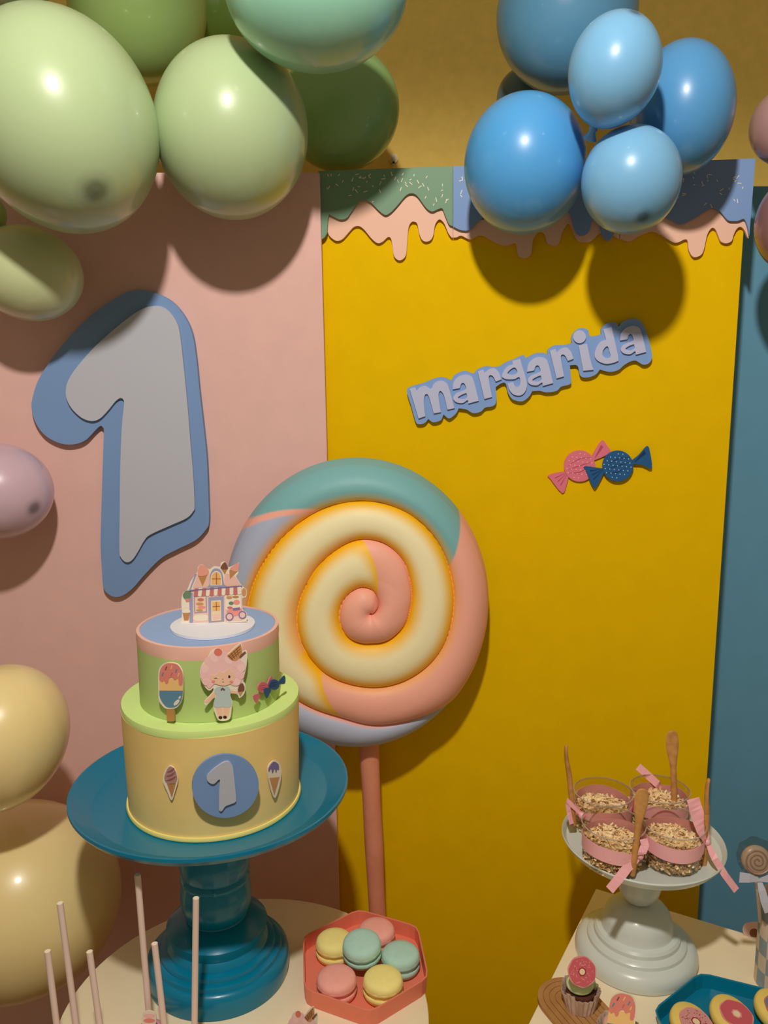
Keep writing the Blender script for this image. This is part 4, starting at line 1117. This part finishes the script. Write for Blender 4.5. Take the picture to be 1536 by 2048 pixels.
def cup(px, py, label, knot_az, band_z, fill, tails, seed):
    b = PH(px, py, hw)
    b = V(b[0], b[1], hw + 0.0006)
    r = thing('dessert_cup', b, label, 'dessert cup', 'dessert cups on the white stand')
    v, f = lathe_geo([(0, 0.0), (CR0 * 0.93, 0.0), (CR0, 0.002), (CR1, CH), (CR1 + 0.0009, CH + 0.0006), (CR1 + 0.0009, CH - 0.0012), (CR1 + 0.0003, CH - 0.0016), ], 56, b)
    sharp(weld(mesh_obj('cup', v, [q for q in f if len(q) <= 4] , m_clear, r)), 50)
    lathe('rim', [(CR1 + 0.0002, CH - 0.0010), (CR1 + 0.0011, CH - 0.0008), (CR1 + 0.0012, CH + 0.0004), (CR1 + 0.0002, CH + 0.0008), (CR1 + 0.0002, CH - 0.0010)], b, m_rim, r, 56, cap=False)
    rg_ = random.Random(seed)
    rad = lambda z: CR0 + (CR1 - CR0) * z / CH
    tilt = (rg_.uniform(-0.12, 0.12), rg_.uniform(-0.12, 0.12))
    core = mesh_obj('dessert', *lathe_geo([(0, 0.0012), (CR0 * 0.80, 0.0012), (rad(fill) * 0.84, fill * 0.96), (rad(fill) * 0.55, fill + 0.003), (0, fill + 0.005)], 40, b), m_cocob, r, smooth=True)
    vs, fs = [], []
    def flake(c, n_):
        d1 = V(rg_.gauss(0, 1), rg_.gauss(0, 1), rg_.gauss(0, 0.55)); d1 /= np.linalg.norm(d1)
        d2 = np.cross(d1, V(rg_.gauss(0, 1), rg_.gauss(0, 1), rg_.gauss(0, 1))); d2 /= np.linalg.norm(d2)
        d3 = np.cross(d1, d2)
        L, wd, cv = rg_.uniform(0.0028, 0.0062), rg_.uniform(0.0011, 0.0023), rg_.uniform(0.0006, 0.0022)
        k = len(vs)
        for q in (-1, -0.3, 0.4, 1):
            for s in (-1, 1):
                vs.append(tuple(c + d1 * L * q + d2 * wd * s * (1 - 0.3 * abs(q)) + d3 * cv * (1 - q * q)))
        for q in range(3):
            fs.append((k + 2 * q, k + 2 * q + 1, k + 2 * q + 3, k + 2 * q + 2))
    for _ in range(420):                       # heap
        a, q = rg_.uniform(0, TW), math.sqrt(rg_.random()) * 0.90
        z = fill + 0.006 * (1 - q * q) + rg_.uniform(-0.001, 0.0045) * (1.2 - q)
        flake(b + V(q * rad(fill) * math.cos(a), q * rad(fill) * math.sin(a), z), None)
    for _ in range(620):                       # against the wall of the cup
        a, z = rg_.uniform(0, TW), rg_.uniform(0.003, fill)
        flake(b + V((rad(z) - 0.0034) * math.cos(a), (rad(z) - 0.0034) * math.sin(a), z), None)
    fl = mesh_obj('flakes', vs, fs, m_coco, r)
    fl['kind'] = 'stuff'
    # satin ribbon round the cup
    pth, wds = [], []
    for i in range(49):
        a = knot_az + TW * i / 48
        sag = 0.002 * math.sin(a * 2 + seed)
        rr = rad(band_z) + 0.0012
        pth.append(b + V(rr * math.cos(a), rr * math.sin(a), band_z + sag))
        pinch = min(i, 48 - i)
        wds.append(0.017 * (0.35 + 0.65 * min(1, pinch / 5)))
    rb = thick(mesh_obj('ribbon', *ribbon_geo(pth, wds, (0, 0, 1)), m_rib, r), 0.0005)
    k0 = b + V(math.cos(knot_az), math.sin(knot_az), 0) * (rad(band_z) + 0.004) + V(0, 0, band_z)
    v, f = lathe_geo([(0, -0.0042), (0.003, -0.0036), (0.0046, 0.0), (0.003, 0.0036), (0, 0.0042)], 14, k0)
    mesh_obj('knot', v, f, m_rib, rb, smooth=True)
    for path_px, wpx in tails:
        P3 = []
        n_ = len(path_px)
        for i, (x, y, dd) in enumerate(path_px):
            P3.append(k0 if i == 0 else PD(x, y, k0[1] + dd))
        P3 = [V(*q) for q in P3]
        fine_p = []
        for i in range(n_ - 1):
            for t in (0, 0.34, 0.67):
                fine_p.append(P3[i] * (1 - t) + P3[i + 1] * t)
        fine_p.append(P3[-1])
        wd = []
        dirs = []
        for i, q in enumerate(fine_p):
            t_ = fine_p[min(i + 1, len(fine_p) - 1)] - fine_p[max(0, i - 1)]
            t_ /= np.linalg.norm(t_)
            sd = np.cross(t_, V(0.15 * math.sin(i), -1, 0.4)); sd /= np.linalg.norm(sd)
            dirs.append(sd)
            wd.append(wpx * depth(q) / F * min(1, 0.45 + 0.3 * i))
        thick(mesh_obj('ribbon_tail', *ribbon_geo(fine_p, wd, np.array(dirs)), m_rib, rb), 0.0004)
    return r, b
c1 = cup(1203, 1657, 'dessert cup at the back left of the white stand', math.radians(215), 0.030, 0.026, [(((0, 0, 0), (1134, 1600, 0), (1138, 1625, 0), (1143, 1648, -0.002)), 9)], 11)
c2 = cup(1315, 1651, 'dessert cup at the back right, with a tall spoon inside', math.radians(70), 0.032, 0.029, [(((0, 0, 0), (1315, 1568, -0.004), (1295, 1550, 0.0), (1276, 1533, 0.004)), 15), (((0, 0, 0), (1360, 1586, -0.004), (1368, 1602, -0.006)), 12)], 12)
c3 = cup(1223, 1725, 'dessert cup at the front left, spoon tied in front', math.radians(-52), 0.027, 0.026, [(((0, 0, 0), (1255, 1735, -0.006), (1237, 1758, -0.012), (1219, 1780, -0.018)), 19), (((0, 0, 0), (1284, 1706, -0.006), (1290, 1690, -0.003), (1287, 1678, 0.0)), 16)], 13)
c4 = cup(1342, 1724, 'dessert cup at the front right of the white stand', math.radians(-12), 0.030, 0.027, [(((0, 0, 0), (1430, 1718, -0.012), (1450, 1750, -0.016), (1473, 1781, -0.016)), 14), (((0, 0, 0), (1402, 1650, 0.004), (1392, 1620, 0.008), (1386, 1597, 0.012)), 27)], 14)
def spoon(top, bot, Dt, Db, face, label, wide=1.0):
    """wooden spoon between two seen ends; face = direction its bowl faces"""
    A, B = PD(*top, Dt), PD(*bot, Db)
    u = B - A; L = np.linalg.norm(u); u /= L
    fc = V(*face); fc = fc - u * np.dot(fc, u); fc /= np.linalg.norm(fc)
    s = np.cross(u, fc)
    t = thing('wooden_spoon', B, label, 'spoon', 'wooden spoons tied to the dessert cups')
    def shape(rows):
        vs, fs = [], []
        for (k, w_, d_, th) in rows:
            c = A + u * L * k
            vs += [tuple(c - s * w_ + fc * d_ * 0.0), tuple(c + fc * (th * 0.85 - d_)), tuple(c + s * w_), tuple(c - fc * (th * 0.85 + d_ * 0.9))]
        n_ = len(rows)
        for i in range(n_ - 1):
            for j in range(4):
                j2 = (j + 1) % 4
                fs.append((4 * i + j, 4 * i + j2, 4 * i + 4 + j2, 4 * i + 4 + j))
        fs.append((0, 1, 2, 3)); fs.append(tuple(4 * (n_ - 1) + j for j in range(4)))
        return vs, fs
    bw = 0.0098 * wide
    rows = [(0.0, bw * 0.35, 0, 0.003), (0.02, bw * 0.7, 0.0008, 0.0036), (0.07, bw * 0.95, 0.0022, 0.004), (0.13, bw, 0.0026, 0.0044), (0.21, bw * 0.95, 0.0024, 0.005), (0.29, bw * 0.75, 0.0012, 0.0056), (0.36, bw * 0.56, 0.0003, 0.006), (0.42, bw * 0.50, 0, 0.006)]
    bo = mesh_obj('bowl', *shape(rows), m_spoon, t)
    rows = [(0.34, bw * 0.44, 0, 0.0052), (0.40, bw * 0.49, 0, 0.0060), (0.5, bw * 0.48, 0, 0.0060), (0.7, bw * 0.46, 0, 0.0060), (0.93, bw * 0.48, 0, 0.0060), (0.985, bw * 0.46, 0, 0.006), (1.0, bw * 0.35, 0, 0.005)]
    ho = mesh_obj('handle', *shape(rows), m_spoon, t)
    for o_ in (bo, ho):
        md = o_.modifiers.new('round', 'SUBSURF'); md.levels = 2; md.render_levels = 2
        sharp(o_, 80)
    return t
kn = lambda c, az, rr=0.0385: (c[1][1] + rr * math.sin(az))
d1_, d2_, d3_, d4_ = kn(c1, math.radians(205), 0.042), c2[1][1] - 0.008, kn(c3, math.radians(-48), 0.042), kn(c4, math.radians(-8), 0.042)
spoon((1133, 1489), (1148, 1652), d1_ + 0.004, d1_, (1, -0.15, 0), 'wooden spoon standing edge-on at the left cup')
spoon((1344, 1461), (1350, 1640), d2_ + 0.012, d2_, (0, -1, 0.1), 'tallest wooden spoon, bowl up, in the back right cup', 1.25)
spoon((1286, 1577), (1264, 1752), d3_ + 0.004, d3_ - 0.002, (-0.1, -1, 0.1), 'wooden spoon tied to the front left cup', 1.2)
spoon((1418, 1557), (1407, 1734), d4_ + 0.006, d4_, (1, -0.25, 0), 'wooden spoon tied edge-on at the right cup')

# ------------------------------------------------------------------ wooden rainbow board
m_board = mat('coaster_wood', (186, 138, 84), 0.65, 0.25, c2=(170, 122, 70), nscale=60)
def B2(x, y, z=T): return PH(1040 + x / 3.097, 1720 + y / 3.097, z)
p0, p1 = B2(295, 885), B2(560, 1190)
ax = (p1 - p0); ln_ = np.linalg.norm(ax); ax /= ln_
sx = V(-ax[1], ax[0], 0)
half = 0.0345
r = thing('wooden_board', p0 * V(1, 1, 0) + V(0, 0, T), 'ridged wooden rainbow board under the donut cupcake', 'board')
def arch(ro, ri, z0, z1):
    loop = []
    for i in range(25):
        a = math.pi * i / 24
        loop.append(p0 + sx * ro * math.cos(a) * 1.0 - ax * ro * math.sin(a))
    loop2 = [p0 + sx * ri * math.cos(math.pi * i / 24) - ax * ri * math.sin(math.pi * i / 24) for i in range(25)]
    return loop, loop2
n_r = 5
for k in range(n_r):
    ro = half * (1 - k / n_r); ri = half * (1 - (k + 0.90) / n_r)
    lo, li = arch(ro, max(ri, 0.0008), 0, 0)
    lp_ = lo + [lo[-1] + ax * ln_] + ([li[-1] + ax * ln_] + li[::-1] + [li[0] + ax * ln_]) + [lo[0] + ax * ln_]
    v, f = prism(lp_, T + 0.0004, T + 0.0058)
    bevel(mesh_obj('ridge', v, f, m_board, r), 0.001, 2)
lo, li = arch(half * 0.99, 0, 0, 0)
v, f = prism(lo + [lo[-1] + ax * ln_, lo[0] + ax * ln_], T + 0.0003, T + 0.0045)
mesh_obj('base', v, f, m_board, r)

# cupcakes ---------------------------------------------------------------------
m_wrap = mat('cupcake_paper', (232, 214, 200), 0.6, 0.3, c2=(186, 150, 128), nscale=60)
m_cake = mat('cupcake_crumb', (92, 48, 30), 0.8, noise=0.3, nscale=300)
def cupcake(base, scale, fro, label, frost_mat, seed):
    r = thing('cupcake', base, label, 'cupcake')
    k = scale
    rr = random.Random(seed)
    pet = [rr.uniform(-0.1, 0.14) for _ in range(12)]
    def wob(a, z):
        t = (z) / (0.034 * k)
        f_ = 1 + 0.035 * math.cos(22 * a)
        return f_ * (1 + max(0, t - 0.7) * 0.35 * pet[int(a / TW * 12) % 12])
    prof = [(0.0, 0.0), (0.0205 * k, 0.0), (0.0225 * k, 0.010 * k), (0.0250 * k, 0.020 * k), (0.0272 * k, 0.030 * k)]
    v, f = lathe_geo(prof, 132, base, wob)
    v = [(p[0], p[1], p[2] + ((p[2] - base[2]) / (0.030 * k)) ** 3 * 0.006 * k * pet[int((math.atan2(p[1] - base[1], p[0] - base[0]) % TW) / TW * 12) % 12] * 6) for p in v]
    o = mesh_obj('paper_case', v, [q for q in f if len(q) == 4 or abs(v[q[0]][2] - base[2]) < 1e-4], m_wrap, r)
    weld(o); thick(o, 0.0004)
    lathe('cake', [(0, 0.002 * k), (0.018 * k, 0.002 * k), (0.0215 * k, 0.020 * k), (0.020 * k, 0.026 * k), (0, 0.030 * k)], base, m_cake, r, 32)
    vs = []
    # piped swirl: rings that narrow upwards
    path, rad = [], []
    for i in range(100):
        t = i / 99
        a = TW * 2.6 * t
        q = 0.0170 * k * (1 - t) ** 0.8
        path.append(base + V(q * math.cos(a), q * math.sin(a), (0.030 + 0.020 * t) * k))
        rad.append((0.0072 - 0.004 * t) * k)
    v, f = tube_geo(path, rad, 12)
    mesh_obj('frosting', v, f, frost_mat, r, smooth=True)
    return r
m_fg = mat('frosting_mint', (216, 238, 184), 0.45, 0.4)
m_fp = mat('frosting_peach', (230, 178, 160), 0.45, 0.4)
cb0 = B2(372, 905, T + 0.006); cb0 = V(cb0[0], cb0[1], T + 0.0062)
cupcake(cb0, 0.80, None, 'mint frosted cupcake with a donut print, on the wooden board', m_fg, 3)
# donut print leaning on the frosting
dc = PD(1040 + 383 / 3.097, 1720 + 690 / 3.097, cb0[1] - 0.015)
dn = V(0.05, -0.9, 0.42); dn /= np.linalg.norm(dn)
def donut_print(c, n_, R, cols, name, label, hole=0.2, parent=None, th=0.0015):
    ref = np.cross(n_, V(0, 0, 1))
    if np.linalg.norm(ref) < 1e-3: ref = V(1, 0, 0)
    u = ref / np.linalg.norm(ref); w_ = np.cross(u, n_)
    def ring(rr, wav=0, ph=0): return [c + (u * math.cos(a) + w_ * math.sin(a)) * R * rr * (1 + wav * math.sin(7 * a + ph)) for a in [TW * i / 48 for i in range(48)]]
    def place(loop, off): return [p + n_ * off for p in loop]
    r_ = parent or thing(name, c, label, 'print')
    mesh_obj('card', *slab_geo([place(ring(1, 0.02), 0)], n_, th), cols[0], r_)
    mesh_obj('glaze_print', *slab_geo([place(ring(0.94, 0.025, 1), th), place(ring(hole + 0.08, 0.06, 2), th)], n_, 0.0003), cols[1], r_)
    mesh_obj('hole_edge', *slab_geo([place(ring(hole + 0.08, 0.06, 2), th), place(ring(hole), th)], n_, 0.00025), cols[2], r_)
    mesh_obj('hole_print', *slab_geo([place(ring(hole * 0.98), th)], n_, 0.0002), cols[3], r_)
    geo = []
    for k in range(44 if cols[4] else 0):
        a, q = random.uniform(0, TW), random.uniform(hole + 0.16, 0.86)
        b_ = random.uniform(0, math.pi)
        e1, e2 = math.cos(b_) * u + math.sin(b_) * w_, -math.sin(b_) * u + math.cos(b_) * w_
        cc_ = c + (u * math.cos(a) + w_ * math.sin(a)) * R * q + n_ * (th + 0.0003)
        l_, wd = R * 0.05, R * 0.016
        geo.append(slab_geo([[cc_ - e1 * l_ - e2 * wd, cc_ + e1 * l_ - e2 * wd, cc_ + e1 * l_ + e2 * wd, cc_ - e1 * l_ + e2 * wd]], n_, 0.0002))
    if geo:
        v, f = join_geo(geo)
        mesh_obj('sprinkle_print', v, f, cols[4], r_)['kind'] = 'stuff'
    return r_
D_pink, D_dk, D_rim, D_hole = pm('donut_pink', (206, 96, 104), ), pm('donut_dark', (158, 56, 66)), pm('donut_rim', (228, 152, 150)), pm('donut_hole', (240, 214, 168))
R_d = 28.5 * depth(dc) / F
donut_print(dc, dn, R_d, (D_rim, D_pink, D_dk, D_hole, pm('donut_speck', (236, 160, 160))), 'donut_print', 'round pink donut print leaning on the mint cupcake')
# second cupcake with popsicle print at the bottom edge
cb1 = PH(1236, 2098, T)
cupcake(cb1, 0.84, None, 'peach frosted cupcake cut by the bottom edge', m_fp, 5)
ppl_o = PD(1243, 2040, cb1[1] - 0.020)
nn = V(-0.15, -0.95, 0.25); nn /= np.linalg.norm(nn)
r = thing('popsicle_topper', PD(1243, 2085, cb1[1] - 0.020), 'popsicle print leaning on the peach cupcake at the bottom edge', 'print')
def TPp(p):
    out = []
    for q in p:
        x, y = (q[0] - 445) * 0.287, (q[1] - 845) * 0.287
        a = math.radians(8)
        out.append((1250 + x * math.cos(a) - y * math.sin(a), 1986 + x * math.sin(a) + y * math.cos(a)) + tuple(q[2:]))
    return out
popsicle(r, TPp, (ppl_o, nn))

# ------------------------------------------------------------------ teal tray and donut cookies
m_ttray = mat('teal_tray', (0, 122, 156), 0.3, 0.45, coat=0.2)
A_, B_, C_ = B2(820, 925, T + 0.018), B2(1100, 702, T + 0.018), B2(1536, 795, T + 0.018)
e0 = B_ - A_; L0 = np.linalg.norm(e0)
a0 = math.atan2(e0[1], e0[0])
hexp = [A_]
for k in range(5):
    a = a0 - k * math.pi / 3
    hexp.append(hexp[-1] + V(math.cos(a), math.sin(a), 0) * L0 * 1.05)
tray(hexp, 0.018, 0.0025, 0.0024, 0.05, m_ttray, 'hexagonal_tray', 'teal hexagonal tray with donut cookies at the lower right corner')
m_ck = mat('cookie_yellow', (238, 208, 110), 0.6, 0.3, noise=0.03, nscale=80)
cols_a = (D_rim, pm('donut_rose', (214, 148, 144)), D_dk, D_hole, D_dk)
cols_b = (D_rim, pm('donut_raspberry', (204, 92, 100)), D_rim, D_hole, None)
cols_c = (pm('donut_grey_rim', (200, 120, 116)), pm('donut_grey', (120, 128, 140)), pm('donut_steel', (170, 176, 186)), D_hole, P_lav)
for (x, y, rot, cols, lab) in ((1062, 1010, 0.15, cols_a, 'yellow cookie with rose speckled donut print, leftmost on the teal tray'), (1312, 962, 0.1, cols_b, 'yellow cookie with raspberry donut print, middle of the teal tray'), (1590, 925, 0.05, cols_c, 'yellow cookie with grey donut print at the right edge')):
    ph = PH(1040 + x / 3.097, 1720 + y / 3.097, T + 0.016)
    R_c = 45 * depth(ph) / F
    r = thing('donut_cookie', V(ph[0], ph[1], T + 0.0026), lab, 'cookie', 'cookies on the teal tray')
    n_ = V(0.10, -0.16, 1.0); n_ /= np.linalg.norm(n_)
    u = np.cross(V(0, 1, 0), n_); u /= np.linalg.norm(u); w_ = np.cross(n_, u)
    prof = [(0, 0), (0.86, 0), (0.97, 0.003), (1.0, 0.007), (0.96, 0.0115), (0.86, 0.0135), (0, 0.014)]
    vs, fs = [], []
    for i in range(48):
        a = TW * i / 48
        for (q, z) in prof:
            vs.append(tuple(ph + (u * math.cos(a) * 0.92 + w_ * math.sin(a) * 1.08) * R_c * q + n_ * (z - 0.0098)))
    m_ = len(prof)
    for i in range(48):
        for k in range(m_ - 1):
            fs.append((i * m_ + k, ((i + 1) % 48) * m_ + k, ((i + 1) % 48) * m_ + k + 1, i * m_ + k + 1))
    o = weld(mesh_obj('cookie', vs, fs, m_ck, r)); sharp(o, 60)
    donut_print(ph + n_ * 0.0043 + u * 0.0035 - w_ * 0.002, n_, R_c * 0.72, cols, '', '', 0.22, r, 0.0008)

# ------------------------------------------------------------------ gingham pot and wrapped lollipop
gm = bpy.data.materials.new('gingham_cloth'); gm.use_nodes = True
nt = gm.node_tree; b = nt.nodes['Principled BSDF']; b.inputs['Roughness'].default_value = 0.8
at_ = nt.nodes.new('ShaderNodeUVMap')
chk = nt.nodes.new('ShaderNodeTexChecker'); chk.inputs['Scale'].default_value = 1.0
chk.inputs['Color1'].default_value = (*lin((226, 204, 182)), 1); chk.inputs['Color2'].default_value = (*lin((150, 164, 170)), 1)
nt.links.new(at_.outputs[0], chk.inputs['Vector']); nt.links.new(chk.outputs['Color'], b.inputs['Base Color'])
pb = PH(1556, 1966, T)
PRd = 46 * depth(pb) / F
ph_ = PD(1552, 1806, pb[1])[2] - T
r = thing('gingham_pot', V(pb[0], pb[1], T), 'checked cloth pot at the right edge of the square table', 'pot')
vs, fs, uvs = [], [], []
NS, NZ = 64, 14
for j in range(NZ + 1):
    z = ph_ * j / NZ
    for i in range(NS + 1):
        a = TW * i / NS
        rr = PRd * (0.94 + 0.10 * (j / NZ) ** 2) * (1 + 0.015 * math.sin(5 * a + j * 0.3))
        zz_ = z + (0.006 * math.sin(4 * a + 0.6) * (j / NZ) ** 4)
        vs.append((pb[0] + rr * math.cos(a), pb[1] + rr * math.sin(a), T + 0.0006 + zz_))
        uvs.append((i / NS * 12, j / NZ * 5))
for j in range(NZ):
    for i in range(NS):
        fs.append((j * (NS + 1) + i, j * (NS + 1) + i + 1, (j + 1) * (NS + 1) + i + 1, (j + 1) * (NS + 1) + i))
o = mesh_obj('cloth', vs, fs, gm, r)
uvl = o.data.uv_layers.new(name='UVMap')
for lp_ in o.data.loops:
    uvl.data[lp_.index].uv = uvs[lp_.vertex_index]
thick(o, 0.0012)
lathe('liner', [(0, 0.0008), (PRd * 0.90, 0.0008), (PRd * 0.95, ph_ * 0.8), (0, ph_ * 0.8)], (pb[0], pb[1], T), mat('pot_liner', (120, 84, 70), 0.8), r, 40)
# lollipop in cellophane
lc = PD(1512, 1720, pb[1] - 0.012)
r = thing('wrapped_lollipop', V(lc[0] + 0.012, pb[1] - 0.008, T + ph_ * 0.8), 'cellophane wrapped swirl lollipop with lilac bow in the checked pot', 'lollipop')
Rl = 29 * depth(lc) / F
fr = V(-0.05, -0.96, 0.27); fr /= np.linalg.norm(fr)
u = np.cross(V(0, 0, 1), fr); u /= np.linalg.norm(u); w_ = np.cross(fr, u)
vs, fs = [], []
for i in range(40):
    a = TW * i / 40
    for (q, z) in [(0, -0.005), (0.8, -0.005), (0.97, -0.003), (1, 0), (0.97, 0.003), (0.8, 0.005), (0, 0.005)]:
        vs.append(tuple(lc + (u * math.cos(a) + w_ * math.sin(a)) * Rl * q + fr * z))
for i in range(40):
    for k in range(6):
        fs.append((i * 7 + k, ((i + 1) % 40) * 7 + k, ((i + 1) % 40) * 7 + k + 1, i * 7 + k + 1))
disc = weld(mesh_obj('candy_disc', vs, fs, mat('caramel_candy', (244, 214, 194), 0.3, 0.5, coat=0.3), r)); sharp(disc, 60)
sp = [lc + (u * math.cos(a) + w_ * math.sin(a)) * Rl * (0.08 + 0.82 * a / (TW * 3)) + fr * 0.0049 for a in np.linspace(0, TW * 3, 90)]
mesh_obj('swirl', *tube_geo(sp, Rl * 0.06, 8), mat('caramel_swirl', (206, 168, 148), 0.3, 0.5), disc, smooth=True)
stb = V(lc[0] + 0.014, pb[1] - 0.006, T + ph_ * 0.8 + 0.001)
bt = lc - w_ * Rl * 1.05 if w_[2] > 0 else lc + w_ * Rl * 1.05
mesh_obj('stick', *tube_geo([bt + V(0, 0, Rl * 0.3), bt, stb], 0.002, 10), mat('lolly_stick', (226, 206, 190), 0.6), r, smooth=True)
m_cel = clear_mat('cellophane', (214, 212, 206), 0.8)
vs, fs = [], []
up_ = w_ if w_[2] > 0 else -w_
rrc = random.Random(4)
for i in range(32):
    a = TW * i / 32
    flare_ = 1.25 + 0.3 * max(0, math.sin(a)) + rrc.uniform(-0.05, 0.08)
    for (q, z) in [(0, 0.0062), (0.75, 0.0072), (1.04, 0.004), (flare_, 0.000 + rrc.uniform(-0.002, 0.002))]:
        vs.append(tuple(lc + (u * math.cos(a) + up_ * math.sin(a)) * Rl * q * (1 if math.sin(a) > -0.3 else 0.92) + fr * z))
for i in range(32):
    for k in range(3):
        fs.append((i * 4 + k, ((i + 1) % 32) * 4 + k, ((i + 1) % 32) * 4 + k + 1, i * 4 + k + 1))
weld(mesh_obj('cellophane', vs, fs, m_cel, r))
m_bow = mat('lilac_satin', (196, 198, 216), 0.3, 0.5)
bt2 = bt + V(0, -0.006, 0)
bow = thick(mesh_obj('bow', *ribbon_geo([bt2 + V(-0.022, 0, 0.002), bt2 + V(-0.012, -0.003, 0.003), bt2 + V(0, -0.002, 0), bt2 + V(0.012, -0.003, 0.003), bt2 + V(0.022, 0, 0.002)], [0.013, 0.011, 0.004, 0.011, 0.013], (0, 0, 1)), m_bow, r), 0.0005)
thick(mesh_obj('bow_tail', *ribbon_geo([bt2, bt2 + V(0.003, -0.004, -0.012), bt2 + V(0.007, -0.006, -0.026), bt2 + V(0.012, -0.006, -0.038)], [0.004, 0.008, 0.009, 0.009], (1, 0, 0.3)), m_bow, bow), 0.0005)
# scalloped print leaning behind the pot
sp0 = PH(1500, 1872, T)
pl = (V(sp0[0], sp0[1], T), V(-0.25, -0.95, 0.2) / np.linalg.norm(V(-0.25, -0.95, 0.2)))
r = thing('scalloped_print', V(sp0[0], sp0[1], T), 'pale scalloped paper print with brown centre behind the checked pot', 'print')
cut('card', [[(1488, 1868), (1485, 1858), (1489, 1848), (1500, 1844), (1514, 1843), (1524, 1846), (1530, 1858), (1526, 1874), (1510, 1878), (1496, 1875)]], pl, 0, 0.001, P_pnk, r)
cut('centre_print', [ell(1508, 1866, 9, 9, 20)], pl, 0.001, TH, P_brown, r, sm=0)
